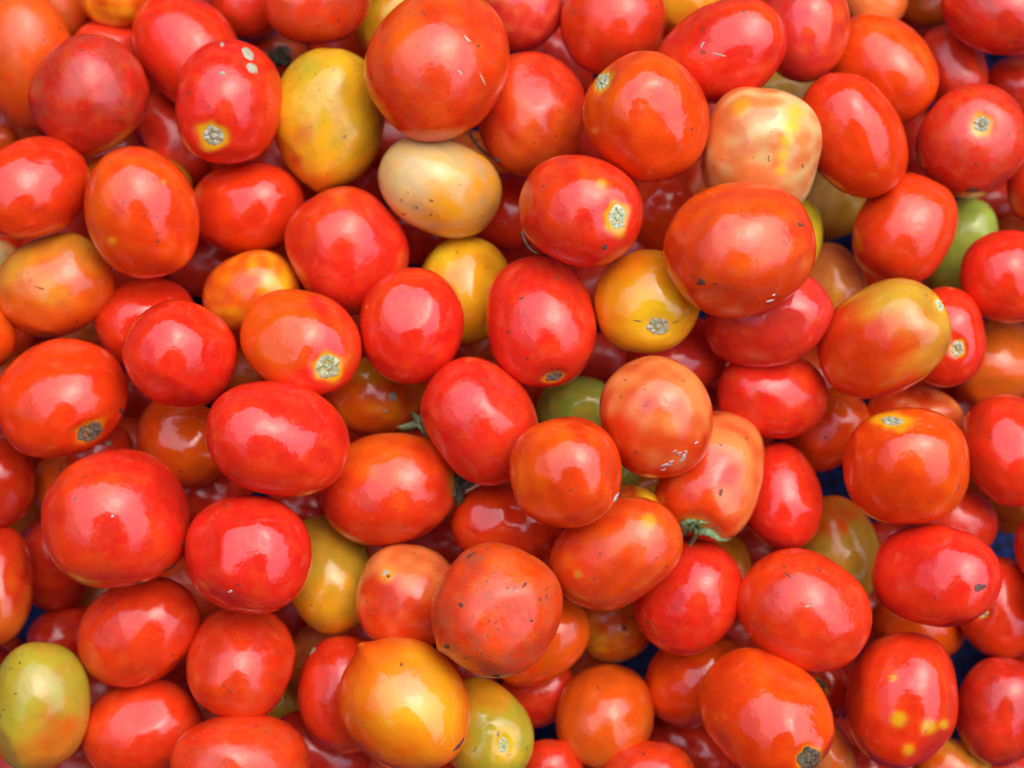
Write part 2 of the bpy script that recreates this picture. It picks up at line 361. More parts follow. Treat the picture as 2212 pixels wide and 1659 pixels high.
t(1642, 326, 136, 128, 80, 5.9, 'peach', 'cream', 20, 'blotchy peach and yellow blocky tomato behind the big one right of centre', sq=2.75,
  bump=[(142, -.01, 16), (-40, .02, 24), (92, -.03, 12), (-120, .03, 20)], spots=[(1715, 245, 16, 'yel'), (1705, 275, 17, 'yel'), (1698, 305, 13, 'yel'), (1692, 335, 13, 'yel'), (1688, 365, 11, 'yel'), (1640, 290, 26, 'cream'), (1650, 340, 18, 'cream'),
  (1600, 235, 18, 'yo'), (1722, 350, 18, 'peach'), (1735, 300, 14, 'peach'), (1665, 250, 14, 'peach'), (1625, 370, 20, 'peach')],
  dirt=.3, lob=.03, L=1.15, mott=.9, gs=.7, gp=.0, dent=[(1672, 330, 9, 1.6), (1680, 300, 9, 1.6), (1688, 270, 9, 1.6), (1668, 360, 9, 1.6), (1632, 208, 14, 3)])
t(1597, 538, 165, 146, 14, 8.2, 'ored', 'or', 120, 'largest orange-red tomato right of centre with dark nicks, on top of its neighbours', dirt=.42,
  bump=[(15, .0, 10), (45, .01, 20), (-150, -.01, 20)], pat=[(1724, 487, 7, 4, -20, 'dark'), (1518, 608, 9, 7, 0, 'brown'), (1662, 648, 9, 1.8, 15, 'flake'), (1670, 635, 4, 1.2, 30, 'flake')], spots=[(1565, 490, 9, 'dred')])
t(1716, 508, 88, 62, 85, 4, 'yel', 'ygreen', 90, 'yellow sliver of a tomato right behind the largest orange-red one')
t(1792, 440, 88, 76, 20, 1.4, 'olive', 'cream', 150, 'shaded olive-cream tomato deep below the leaning red-orange oval')
t(1954, 495, 122, 106, 62, 4.8, 'ored', 'red', -100, 'red-orange blocky tomato left of the shaded green one', sq=2.35, bump=[(40, .04, 18), (150, -.01, 20), (-140, .02, 20)], dirt=.35)
t(2072, 535, 112, 78, 68, 2.4, 'green', 'green', 0, 'shaded green tomato near the right edge', dirt=.3)
t(2178, 597, 106, 101, 0, 4.6, 'red', 'bred', 90, 'plain red tomato at the right edge right of the shaded green one', dirt=.08)
t(2200, 520, 62, 56, 0, 1, 'brown', 'or', 0, 'brownish tomato deep at the right edge above the plain red one')
t(1797, 616, 96, 74, -68, 3, 'peach', 'yo', -90, 'peach-orange oval tomato between the big one right of centre and the olive-topped one')

# --- middle band
t(120, 617, 130, 110, 18, 5, 'or', 'olive', 110, 'dark orange tomato with olive top near the left edge', mott=.1, dirt=.5, gs=.6, pat=[(88, 622, 11, 1.5, -18, 'dark')], bump=[(-45, -.015, 25)])
t(-8, 562, 50, 44, 0, 2, 'cream', 'peach', 0, 'pale peach sliver at the left edge above the dark orange tomato')
t(-48, 728, 84, 82, 0, 5.6, 'or', 'ored', -60, 'orange sliver at the left edge above the big tomato with a dark brown scar')
t(132, 860, 147, 126, 24, 6.6, 'ored', 'red', -60, 'big orange-red tomato near the left edge with a dark brown scar at lower right',
  sc=(191, 932, 29, 19, 28, 'dark'), dirt=.28, sharp=1, pat=[(257, 888, 5, 7, 10, 'dark'), (186, 982, 5, 5, 0, 'dark')], halo=1.15)
t(316, 693, 112, 92, 14, 4.8, 'red', 'bred', 0, 'red tomato mostly behind the round red one on the left', dirt=.1, bump=[(-115, .05, 20)])
t(390, 766, 124, 115, -20, 7.6, 'bred', 'red', 90, 'round glossy red tomato at left, next to the orange one with a green scar', dirt=.15, sharp=1)
t(450, 575, 88, 70, 0, 2, 'dred', 'red', 0, 'shaded dark red tomato in the gap above the round glossy one at left')
t(190, 716, 66, 56, 0, 1.4, 'brown', 'or', 0, 'dark orange tomato in the shaded gap left of the round glossy red one')
t(543, 632, 108, 88, 20, 5.4, 'or', 'yo', 30, 'orange tomato behind the orange one with a green scar', dirt=.15)
t(650, 739, 134, 112, -24, 7.4, 'or', 'bred', -10, 'orange tomato turning red with a large greenish scar at lower right, left of centre',
  sc=(706, 791, 27, 27, 0, 'pale'), dirt=.2, gs=.75, halo=1.25, sharp=1, bump=[(-35, .01, 20)])
t(889, 703, 126, 113, 82, 6.8, 'bred', 'ored', 100, 'shiny red tomato left of centre, right of the orange one with a green scar', dirt=.12, sharp=1,
  bump=[(-60, .02, 20), (130, -.02, 18)])
t(1003, 628, 118, 103, 80, 4.9, 'yo', 'yel', 140, 'yellow-orange tomato behind the two red ones at the centre', dirt=.15)
t(1167, 695, 144, 119, -80, 7, 'bred', 'red', 0, 'upright bright red tomato at the centre with a narrow scar at its bottom edge',
  sc=(1196, 812, 19, 9, 14, 'brown'), dirt=.4, halo=1.2, bump=[(-35, .0, 20), (-60, .02, 18)], spots=[(1130, 640, 9, 'ored')], pat=[(1128, 646, 5, 3, 0, 'brown'), (1202, 602, 6, 2, 10, 'brown'), (1100, 717, 4, 2, 0, 'dark')])
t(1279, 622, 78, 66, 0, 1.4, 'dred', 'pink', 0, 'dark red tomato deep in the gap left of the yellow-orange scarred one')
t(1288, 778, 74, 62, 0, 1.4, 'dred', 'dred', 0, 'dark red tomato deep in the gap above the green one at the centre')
t(1397, 652, 115, 111, 20, 7, 'yo', 'or', 150, 'yellow-orange round tomato with a pale green scar below its middle, right of centre',
  sc=(1421, 704, 24, 19, 0, 'pale'), halo=1.8, dirt=.02, sharp=1, gs=.35, mott=0, spots=[(1415, 685, 55, 'yel')], pat=[(1378, 692, 9, 1.2, -8, 'dark'), (1458, 694, 8, 1.2, 20, 'dark')])
t(1462, 772, 112, 88, 10, 4.6, 'pink', 'red', 0, 'pinkish red tomato tucked beneath the yellow-orange scarred one', dirt=.25)
t(1656, 690, 138, 103, 12, 6.6, 'pink', 'red', -100, 'deep pink-red tomato with a blunt right corner, beneath the biggest one right of centre', bump=[(10, .06, 14), (60, .07, 24), (-150, .02, 20)], dirt=.3, lob=.03)
t(1668, 852, 120, 95, -6, 5.6, 'bred', 'red', 0, 'red tomato beneath the deep pink-red one, with a broad shine', dirt=.35, bump=[(-30, .02, 22)])
t(1908, 733, 152, 119, 30, 6.8, 'ored', 'olive', 55, 'large tomato with olive-green upper part and orange-red lower part, right side',
  sc=(2024, 661, 6, 15, 28, 'pale'), halo=1.8, dirt=.3, gs=.85, gp=.02, mott=.1)
t(2040, 728, 109, 90, -84, 5, 'red', 'bred', 0, 'red tomato with a small pale scar behind the olive-topped one at right', sc=(2067, 752, 14, 17, 0, 'pale'), halo=1.1, dirt=.1)
t(2150, 786, 108, 97, 20, 2.4, 'brown', 'or', -90, 'brownish orange shaded tomato at the right edge', dirt=.1)
t(1978, 898, 106, 64, -8, 3.6, 'ored', 'peach', 0, 'orange-red tomato peeking above the one with a scar on its top')
t(2184, 972, 126, 106, -58, 5.4, 'red', 'bred', 0, 'large red tomato at the right edge, beside the one with a scar on top', dirt=.3)
t(1958, 1007, 139, 127, 4, 7, 'ored', 'or', 40, 'glossy orange-red tomato with a scar and a crease at its top, on the right',
  sc=(1930, 911, 23, 10, -4, 'pale'), halo=1.7, sq=2.25, sharp=1, dirt=.12, dent=[(1962, 916, 11, 3), (1985, 921, 11, 4), (2008, 927, 11, 4), (2031, 935, 11, 3), (1898, 916, 12, 3), (1872, 928, 12, 2)], bump=[(130, .01, 20)])
t(1785, 928, 100, 84, 34, 3.4, 'ored', 'or', 20, 'orange tomato with two shines, left of the one with a scar on its top', dirt=.2)
t(1418, 902, 134, 121, -70, 7.9, 'ored', 'peach', 80, 'orange-pink tomato with flaking white residue near its bottom, right of centre', mott=.5, dirt=.3, gs=.8,
  pat=[(1438, 1003, 13, 3, 10, 'flake'), (1449, 997, 3.5, 6, -30, 'flake'), (1474, 988, 4, 11, -30, 'flake'), (1466, 978, 6, 4, 20, 'flake'), (1456, 973, 5, 2, 30, 'flake'), (1432, 1013, 6, 1.8, 10, 'flake'), (1502, 955, 5, 1.4, 30, 'flake'), (1480, 975, 3, 5, 20, 'flake')])
t(1222, 1020, 122, 121, 0, 9, 'ored', 'or', 150, 'round matte orange-red tomato on top of the heap just below the centre', dirt=.22, pat=[(1329, 1075, 3, 13, -28, 'flake')])
t(1535, 1027, 142, 112, 78, 6.4, 'ored', 'peach', 0, 'blocky orange-red tomato with a green calyx at its lower left, peach on its right', sq=2.4, gs=.8,
  bump=[(38, .05, 18), (-155, .04, 20), (120, -.02, 20)], dirt=.3, stem=(1497, 1138), spots=[(1498, 1135, 14, 'yo')], pat=[(1556, 1062, 4, 8, -10, 'brown')])
t(1683, 1070, 119, 91, -72, 5, 'bred', 'red', 0, 'red tomato right of the one with a green calyx', dirt=.2)
t(1245, 883, 88, 70, 10, 4.2, 'green', 'olive', -60, 'green tomato peeking above the round matte one at the centre', dirt=.15)
t(1330, 1010, 62, 56, 90, 2.6, 'green', 'green', 0, 'small green sliver between the round matte one and the flaking orange-pink one')
t(1040, 910, 145, 116, -58, 7.2, 'bred', 'red', 0, 'red tomato with fine scratches immediately left of the centre, above the matte round one', dirt=.45, bump=[(178, .03, 20), (60, -.02, 20)])
t(838, 1056, 149, 122, 12, 6.2, 'red', 'or', 100, 'broad red tomato with orange upper side and shrivelled calyx at its right end', sq=2.15, dirt=.25, gs=.8, bump=[(165, -.01, 20), (35, .02, 20)], stem=(982, 1040))
t(812, 856, 106, 86, 0, 4.4, 'or', 'yo', 60, 'orange tomato with a small round pale mark, below the shiny red one', dirt=.4, pat=[(848, 857, 9, 10, 0, 'spot'), (832, 887, 4, 3, 0, 'spot'), (818, 801, 4, 2, 30, 'dark')])
t(601, 948, 158, 124, -14, 7.6, 'bred', 'red', -60, 'large bright red oval tomato left of centre with a wide shine', dirt=.3, sharp=1, bump=[(165, .01, 25), (100, -.01, 20)])
t(396, 952, 108, 90, -40, 4.6, 'or', 'ored', 170, 'orange tomato below the round glossy red one on the left', dirt=.2, sharp=1)
t(300, 850, 60, 52, 0, 1, 'dred', 'dred', 0, 'very dark tomato in the gap between the brown-scarred one and the round glossy one')

# --- lower middle band
t(252, 1121, 163, 150, 12, 7.6, 'bred', 'ored', -150, 'very large red tomato with brown scuffs along its lower edge, at lower left', dirt=.55, lob=.04, sharp=1,
  bump=[(-25, .02, 20), (150, -.02, 20), (-125, -.01, 20)], pat=[(302, 1257, 12, 2, 5, 'brown'), (365, 1225, 18, 2, 25, 'brown'), (396, 1168, 3, 13, -20, 'brown'), (243, 1116, 3, 3, 0, 'flake')])
t(537, 1197, 139, 129, -10, 7.8, 'bred', 'bred', 0, 'round bright red glossy tomato right of the very large red one at lower left', dirt=.25, sharp=1, pat=[(500, 1275, 5, 2.5, 15, 'flake')])
t(2, 1042, 96, 76, 90, 4.6, 'red', 'dred', -90, 'shaded red tomato at the left edge beneath the one with a dark brown scar')
t(152, 1050, 84, 80, 0, 3.4, 'or', 'brown', -90, 'shaded orange tomato left of the top of the very large red one')
t(215, 968, 74, 52, 10, 3.8, 'red', 'dred', 0, 'red sliver with a grey spot just above the very large red one', pat=[(233, 958, 7, 5, 0, 'spot')], dirt=.4)
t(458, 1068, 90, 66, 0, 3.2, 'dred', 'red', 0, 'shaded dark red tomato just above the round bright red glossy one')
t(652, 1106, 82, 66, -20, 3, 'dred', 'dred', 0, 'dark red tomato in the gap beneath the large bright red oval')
t(712, 1241, 131, 100, -72, 5, 'olive', 'yo', -90, 'mustard-olive tomato right of the round bright red glossy one', gs=.7, dirt=.15)
t(1095, 1134, 122, 90, -8, 5.6, 'red', 'ored', 180, 'red tomato between the matte round one and the speckled dirty one', dirt=.2, sharp=1)
t(945, 1178, 76, 58, 0, 2, 'dred', 'dred', 0, 'dark red tomato in the gap below the broad red one with shrivelled calyx')
t(1330, 1194, 148, 113, 26, 7.4, 'ored', 'or', 70, 'orange-red tomato with greenish speckles, right beneath the matte round one', mott=.8, dirt=.7, bump=[(20, .02, 20), (-95, .04, 20), (-40, -.05, 24)], gs=.6,
  spots=[(1400, 1130, 16, 'yo'), (1250, 1240, 8, 'olive')])
t(1372, 1092, 56, 44, -20, 6.6, 'or', 'yel', 20, 'orange sliver with a yellowish tip above the green-speckled orange-red one')
t(1402, 1062, 62, 50, 0, 2.2, 'brown', 'olive', 0, 'dark brownish tomato in the gap below the flaking orange-pink one')
t(1073, 1317, 144, 139, 60, 9, 'ored', 'or', 60, 'matte orange-red tomato covered with soil specks, with a small pointed tip, bottom centre', dirt=1.25,
  bump=[(-146, .06, 7), (-88, .01, 20)], pat=[(998, 1307, 6, 4, -30, 'dark'), (968, 1394, 6, 5, 0, 'brown'), (1073, 1457, 9, 4, 0, 'dark'), (1018, 1202, 11, 3, 30, 'dark'), (1131, 1266, 7, 3, 60, 'dark'), (1146, 1340, 3, 3, 0, 'dark')])
t(880, 1290, 117, 112, 80, 6.6, 'ored', 'peach', 80, 'pale orange-pink tomato with a small blossom mark, left of the soil-specked matte one', dirt=.55, gs=.75, pat=[(834, 1238, 8, 5, 20, 'fleck'), (840, 1246, 4, 3, 0, 'brown')], spots=[(838, 1240, 17, 'yo')])
t(298, 1364, 140, 111, 32, 5.6, 'red', 'ored', -150, 'red tomato leaning right below the very large one at lower left', dirt=.3, bump=[(-100, .01, 20)])
t(521, 1430, 128, 115, 70, 5.8, 'red', 'ored', -100, 'red tomato beneath the round bright glossy one at lower left', dirt=.5, bump=[(130, .03, 20), (-60, .01, 20), (160, .0, 10)])
t(118, 1214, 106, 84, 90, 2.6, 'dred', 'red', -60, 'shaded dark red tomato left of and beneath the very large red one', dirt=.2)
t(-6, 1266, 132, 80, 86, 4.8, 'red', 'brown', -90, 'tall dull red tomato at the left edge above the green-topped one', dirt=.35)
t(142, 1375, 86, 66, 20, 2.4, 'dred', 'red', 0, 'shaded dark red tomato behind the red one leaning right at lower left')
t(388, 1432, 64, 56, 0, 2, 'dred', 'pink', 60, 'shaded dull tomato between the two red ones at lower left')
t(215, 1505, 76, 60, 0, 1.4, 'dred', 'dred', 0, 'dark red tomato in the gap right of the green-topped one')
t(86, 1525, 143, 110, 84, 6.4, 'olive', 'ygreen', 110, 'yellow-green tomato turning orange at its bottom, in the lower left corner', gs=.9, gp=.45, dirt=.45, bump=[(90, -.02, 16)], spots=[(95, 1395, 22, 'olive'), (110, 1625, 60, 'or'), (150, 1570, 30, 'or')], L=1.25)
t(308, 1580, 134, 112, 18, 5.4, 'red', 'ored', 160, 'red tomato at the bottom left, right of the green-topped corner one', dirt=.35)
t(520, 1652, 152, 114, 6, 6, 'ored', 'red', 170, 'dusty red-orange tomato cut by the bottom edge, left of centre', dirt=.7)
t(170, 1655, 66, 56, 0, 1.8, 'dred', 'dred', 0, 'dark red sliver at the bottom edge beside the green-topped corner tomato')
t(690, 1622, 112, 88, -20, 3, 'dred', 'pink', 90, 'shaded dark pinkish tomato at the bottom edge, left of the orange-yellow pointed one')
t(690, 1420, 82, 70, 60, 2.2, 'brown', 'peach', 90, 'shaded brown-orange tomato below the mustard-olive one', dirt=.4)
t(608, 1520, 60, 54, 0, 1.6, 'olive', 'brown', 0, 'dark olive tomato deep in a gap near the bottom, left of centre')
t(746, 1500, 128, 103, 94, 5.4, 'red', 'ored', 0, 'red tomato behind the orange-yellow one with two pointed ends', dirt=.3, pat=[(675, 1408, 10, 3, 55, 'fleck')])
t(874, 1522, 150, 136, -52, 8, 'or', 'yo', 30, 'orange-yellow tomato with a pointed tip at its upper left, bottom left of centre', mott=0,
  bump=[(127, .085, 7), (127, .03, 24), (-45, .03, 24), (-100, -.01, 20)], dirt=.03, gs=.9, spots=[(885, 1505, 92, 'yo'), (890, 1510, 45, 'yel'), (890, 1490, 38, 'peach')], pat=[(990, 1606, 3.5, 17, -40, 'dark')], rimred=1, L=1.2)
t(1046, 1578, 120, 98, -56, 6.4, 'yo', 'ygreen', -40, 'yellow-green and orange tomato with a small grey scar, right of the orange-yellow pointed one',
  sc=(1086, 1608, 12, 17, 0, 'pale'), halo=2.4, dirt=.45, gs=1.0, gp=.22, spots=[(1060, 1590, 50, 'ygreen')], dent=[(1060, 1575, 9, 2), (1052, 1550, 9, 2), (1110, 1580, 9, 2), (1070, 1635, 9, 2)])
t(1166, 1384, 118, 86, 36, 5.8, 'or', 'ored', -120, 'orange tomato mostly beneath the soil-specked matte one, at its lower right', dirt=.2)
t(1160, 1500, 88, 70, 26, 4, 'red', 'dred', -60, 'red tomato right of the yellow-green scarred one, below an orange one', dirt=.3)
t(1010, 1448, 76, 60, 0, 3.4, 'dred', 'dred', 0, 'dark red tomato in the gap just below the soil-specked matte one')
t(1326, 1358, 82, 74, 10, 3.6, 'or', 'yo', -120, 'dark-spotted orange tomato below the green-speckled one', dirt=.6, pat=[(1348, 1358, 6, 5, 0, 'dark'), (1365, 1334, 4, 2, 0, 'dark')])
t(1307, 1547, 115, 106, 74, 4.6, 'or', 'brown', -60, 'brownish orange tomato with a jagged shine near the bottom centre', dirt=.5, sharp=1)
t(1190, 1662, 72, 68, 0, 4.8, 'red', 'red', 0, 'red tomato at the bottom edge between the yellow-green one and the brownish orange one', dirt=.4)
t(1405, 1682, 104, 84, -8, 5.6, 'red', 'ored', 0, 'dusty red tomato cut by the bottom edge, right of the brownish orange one', dirt=.6)
t(1482, 1618, 102, 72, -30, 3, 'dred', 'red', 0, 'shaded dark red tomato left of the big glossy one with a hollow scar')
t(1489, 1291, 128, 110, 58, 6.2, 'bred', 'red', 0, 'bright red tomato below the green calyx', dent=[(1490, 1310, 7, 3), (1458, 1345, 7, 2.5)], dirt=.35, sq=2.15, bump=[(-170, .01, 20), (55, .01, 20)], sharp=1, spots=[(1460, 1310, 9, 'dred')])
t(1737, 1318, 150, 124, -32, 6.8, 'red', 'ored', 120, 'large pinkish red tomato with nicks across its shine, at lower right', sq=2.2, dirt=.4, bump=[(20, .02, 20)], pat=[(1705, 1245, 10, 2, -40, 'brown'), (1745, 1310, 6, 2, 10, 'fleck')])
t(1568, 1222, 72, 56, -80, 2.6, 'yo', 'brown', 0, 'mustard sliver at the upper left of the large pinkish red tomato with nicks')
t(1812, 1190, 122, 88, -76, 3.4, 'olive', 'or', 120, 'olive-green tomato with an orange left side above the large pinkish red one', gs=.7)
t(2021, 1243, 142, 111, -8, 6.6, 'bred', 'red', -90, 'shiny red oval tomato with a grey bruise at right, on the right side', dirt=.35, sharp=1, pat=[(2110, 1268, 13, 7, 15, 'brown')])
t(2062, 1128, 94, 80, -20, 4, 'red', 'dred', 0, 'dull red tomato just above the shiny red oval with a grey bruise', dirt=.35)
t(1925, 1175, 70, 56, 0, 2, 'dred', 'dred', 0, 'dark red tomato in the gap left of the shiny red oval at right')
t(2170, 1078, 92, 70, -30, 2.2, 'brown', 'olive', 60, 'shaded brown-orange tomato low at the right edge')
t(2262, 1180, 72, 82, 0, 4.6, 'dred', 'red', 0, 'dark red sliver at the right edge beside the black and blue mesh gap')
t(2160, 1312, 112, 92, -80, 3.8, 'red', 'ored', -120, 'red tomato with a small grey-green scar, behind the shiny bruised red oval', sc=(2122, 1322, 14, 11, 20, 'pale'), halo=1.1, dirt=.15)
t(1985, 1352, 104, 72, -14, 3, 'or', 'ored', 180, 'orange tomato between the shiny red oval and the yellow-spotted one', dirt=.2)
t(1948, 1511, 148, 123, 82, 6, 'red', 'ored', 180, 'red tomato with round yellow spots at lower right', dirt=.12,
  spots=[(1940, 1550, 15, 'ygold'), (2001, 1568, 15, 'ygold'), (1958, 1615, 12, 'ygold'), (1932, 1466, 7, 'ygold'), (2033, 1563, 9, 'ygold')])
t(1654, 1543, 158, 128, -46, 7.4, 'ored', 'or', 45, 'big glossy red-orange tomato with a hollow dark scar, bottom right of centre',
  sc=(1741, 1634, 26, 24, 40, 'dark'), dirt=.12, halo=1.1, sharp=1, bump=[(135, .01, 25)])
t(1503, 1466, 118, 98, 32, 4.4, 'ored', 'or', 90, 'orange-red tomato behind the big glossy one with a hollow scar', dirt=.1, sharp=1)
t(1778, 1476, 80, 64, -50, 3.4, 'dred', 'red', 0, 'dull red tomato with a small dark scar, left of the yellow-spotted one', sc=(1772, 1480, 12, 17, 40, 'dark'), halo=1.1, dirt=.2)
t(1790, 1632, 84, 54, -70, 4.6, 'peach', 'or', 60, 'peach-orange sliver at the bottom edge left of the yellow-spotted tomato')
t(1870, 1662, 74, 58, 0, 2.4, 'dred', 'red', 0, 'dark red tomato at the bottom edge beneath the yellow-spotted one')
t(2056, 1664, 86, 68, -20, 4.2, 'or', 'olive', 60, 'mottled orange tomato at the bottom edge near the lower right corner', dirt=.4)
t(2160, 1536, 120, 96, 84, 5, 'dred', 'red', -60, 'dark red tomato at the right edge just above the lower right corner', dirt=.2)
# --- hidden ones seen only as dark slivers
t(850, 308, 76, 60, 0, 2, 'dred', 'dred', 0, 'dark red sliver between the pointed yellow-orange tomato and the cream-yellow one')
t(800, 395, 66, 52, 60, 1.4, 'dred', 'dred', 0, 'dark red tomato deep in the gap left of the cream-yellow one')
t(905, 500, 80, 68, -50, 2.4, 'dred', 'red', 0, 'shaded dark red tomato under the left end of the cream-yellow one')
t(1560, 1590, 40, 30, 0, 1, 'dred', 'dred', 0, 'dark sliver beneath the big glossy one with a hollow scar')
t(1545, 800, 60, 50, 0, 1.6, 'dred', 'dred', 0, 'dark red tomato in the gap right of the pinkish tucked one')
t(1010, 745, 64, 54, 0, 1.8, 'dred', 'brown', 0, 'dark tomato in the gap below the yellow-orange one at the centre')
t(530, 800, 62, 52, 0, 1.2, 'brown', 'dred', 0, 'dark brownish tomato in the gap left of the green-scarred orange one')
t(1640, 1190, 66, 50, 0, 1, 'dred', 'dred', 0, 'dark red tomato low in the gap above the large pinkish red one')
t(1300, 310, 70, 60, 0, 2, 'pink', 'dred', 0, 'dull pinkish sliver left beneath the orange-red one with an oval scar')
t(1870, 1330, 70, 56, 90, 1.8, 'dred', 'brown', 0, 'dark brownish tomato in the gap right of the large pinkish red one')
# places where the tarpaulin shows: nothing may be added there
HOLES = [(1815, 535, 45), (1800, 1055, 45), (1400, 1410, 45), (2080, 1440, 55), (60, 1335, 40), (2133, 130, 25), (2168, 1180, 40), (2068, 1570, 45),
         (1205, 1575, 35), (825, 350, 20), (2140, 450, 35), (1420, 1500, 30), (1862, 1400, 25), (1825, 1010, 30), (1860, 1395, 30)]

# ------------------------------------------------------------------ where each tomato lies: dropped on those below it
def px_to_world(px, py, z):
    d = CAM_H - z
    return ((px - 1106) / F * d, (829.5 - py) / F * d, z)

GS = 6.0; GX0, GY0 = -260.0, -220.0; GW, GH = 460, 370
gx = GX0 + (np.arange(GW) + .5) * GS; gy = GY0 + (np.arange(GH) + .5) * GS
PX, PY = np.meshgrid(gx, gy)
top = np.zeros((GH, GW))
SOFT = 0.006
def footprint(d):
    ang = R(d['ang'])
    x0, x1 = int((d['x'] - d['a'] * 1.05 - GX0) / GS), int((d['x'] + d['a'] * 1.05 - GX0) / GS) + 1
    y0, y1 = int((d['y'] - d['a'] * 1.05 - GY0) / GS), int((d['y'] + d['a'] * 1.05 - GY0) / GS) + 1
    sl = (slice(max(0, y0), min(GH, y1)), slice(max(0, x0), min(GW, x1)))
    dx = PX[sl] - d['x']; dy = -(PY[sl] - d['y'])
    u = (dx * math.cos(ang) + dy * math.sin(ang)) / d['a']; v = (-dx * math.sin(ang) + dy * math.cos(ang)) / d['b']
    return sl, u * u + v * v
def half_thick(d, z):
    return (d['b'] * 0.80 + d['a'] * 0.13) * (CAM_H - z) / F
def settle(d):
    sl, q = footprint(d)
    m = q < 0.97
    z = 0.02 + 0.016 * d['rank']
    for _ in range(3):
        T_ = half_thick(d, z)
        tt = T_ * np.sqrt(np.clip(1 - q, 0, 1))
        need = (top[sl] + tt - SOFT)[m].max() if m.any() else T_
        z = max(need, T_, 0.012 + 0.0165 * d['rank'])
        z = min(z, 0.24)
    d['z'] = z; d['T'] = half_thick(d, z)
    top[sl] = np.where(m, np.maximum(top[sl], z + tt), top[sl])
# buried tomatoes: whatever would show bare between the ones above gets a tomato of its own, lying lowest
cover = np.zeros((GH, GW), bool)
for d in T:
    sl, q = footprint(d); cover[sl] |= q < 1
for (hx, hy, hr) in HOLES: cover |= (PX - hx) ** 2 + (PY - hy) ** 2 < hr * hr
frame = (PX > -40) & (PX < 2250) & (PY > -40) & (PY < 1700)
rf = random.Random(11); buried = []
for _ in range(70):
    open_ = frame & ~cover
    if open_.sum() < 25: break
    best = None
    for _t in range(40):
        k = rf.randrange(int(open_.sum())); yy, xx = np.argwhere(open_)[k]
        x = PX[yy, xx] + rf.uniform(-45, 45); y = PY[yy, xx] + rf.uniform(-45, 45); a = rf.uniform(86, 108)
        if any((x - hx) ** 2 + (y - hy) ** 2 < (hr * .8 + a) ** 2 for hx, hy, hr in HOLES): 
            a = 58
            if any((x - hx) ** 2 + (y - hy) ** 2 < (hr * .8 + a) ** 2 for hx, hy, hr in HOLES): continue
        d = dict(x=x, y=y, a=a, b=a * rf.uniform(.8, .93), ang=rf.uniform(0, 180))
        sl, q = footprint(d); g_ = (open_[sl] & (q < .95)).sum()
        crowd = sum(1 for e in buried if math.hypot(e['x'] - x, e['y'] - y) < 70)
        if best is None or g_ - 60 * crowd > best[0]: best = (g_ - 60 * crowd, d, sl, q)
    if best is None or best[0] < 1: continue
    _, d, sl, q = best
    cover[sl] |= q < 1
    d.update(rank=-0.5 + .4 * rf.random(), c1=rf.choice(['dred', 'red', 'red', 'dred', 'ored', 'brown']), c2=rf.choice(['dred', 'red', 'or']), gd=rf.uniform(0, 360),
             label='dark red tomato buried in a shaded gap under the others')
    buried.append(d)
LAND = [(711, 252, 'pointed yellow-orange one'), (951, 403, 'cream-yellow one'), (1644, 325, 'blotchy peach and yellow one'), (193, 205, 'dusty dark red round one'), (945, 138, 'largest red-orange one'),
        (494, 220, 'one with two pale oval marks'), (1597, 538, 'big one with dark nicks'), (1398, 254, 'orange-red one with an oval scar'), (1254, 455, 'red one with a yellow-ringed scar'),
        (1397, 652, 'yellow-orange scarred one'), (650, 739, 'orange one with a green scar'), (132, 860, 'one with a dark brown scar'), (1908, 733, 'olive-topped one'), (1958, 1007, 'one with a scar on top'),
        (1222, 1020, 'round matte one below the centre'), (1418, 902, 'one with flaking white residue'), (252, 1121, 'very large red one at lower left'), (537, 1197, 'round bright red glossy one'), (838, 1056, 'broad red one with shrivelled calyx'),
        (1073, 1317, 'soil-specked matte one'), (874, 1522, 'orange-yellow pointed one'), (86, 1525, 'green-topped corner one'), (1737, 1318, 'large pinkish red one with nicks'), (1948, 1511, 'yellow-spotted one'),
        (1654, 1543, 'big glossy one with a hollow scar'), (2021, 1243, 'shiny bruised red oval'), (1489, 1291, 'red one below the green calyx'), (2100, 305, 'dusty ring-scarred one at right'), (2072, 535, 'shaded green one at right'),
        (307, 462, 'upright orange-red oval at left'), (1307, 1547, 'brownish orange one near the bottom'), (712, 1241, 'mustard-olive one'), (2184, 972, 'large red one at the right edge'), (1562, 112, 'scratched red one tapering left'),
        (120, 617, 'dark orange one at left'), (1903, 150, 'mottled orange-red one at upper right'), (889, 703, 'shiny red one left of centre'), (1167, 695, 'upright red one at the centre')]
CN = {'dred': 'dark red', 'red': 'red', 'ored': 'orange-red', 'brown': 'brownish'}
used = {}
for d in buried:
    for lx, ly, nm in sorted(LAND, key=lambda l: math.hypot(l[0] - d['x'], l[1] - d['y'])):
        dx, dy = d['x'] - lx, d['y'] - ly
        v_ = 'above' if dy < -50 else ('below' if dy > 50 else ''); h_ = 'left' if dx < -50 else ('right' if dx > 50 else '')
        ph_ = ' and '.join(q for q in (v_, h_) if q)
        if not ph_: continue
        ph_ = ph_ + (' of' if h_ else '')
        lab = CN[d['c1']] + ' tomato buried ' + ph_ + ' the ' + nm
        if lab not in used: break
    used[lab] = 1; d['label'] = lab
for d in sorted(T + buried, key=lambda d: d['rank']): settle(d)
print('buried', len(buried), 'z range', min(d['z'] for d in T), max(d['z'] for d in T), 'capped', sum(d['z'] > .21 for d in T))

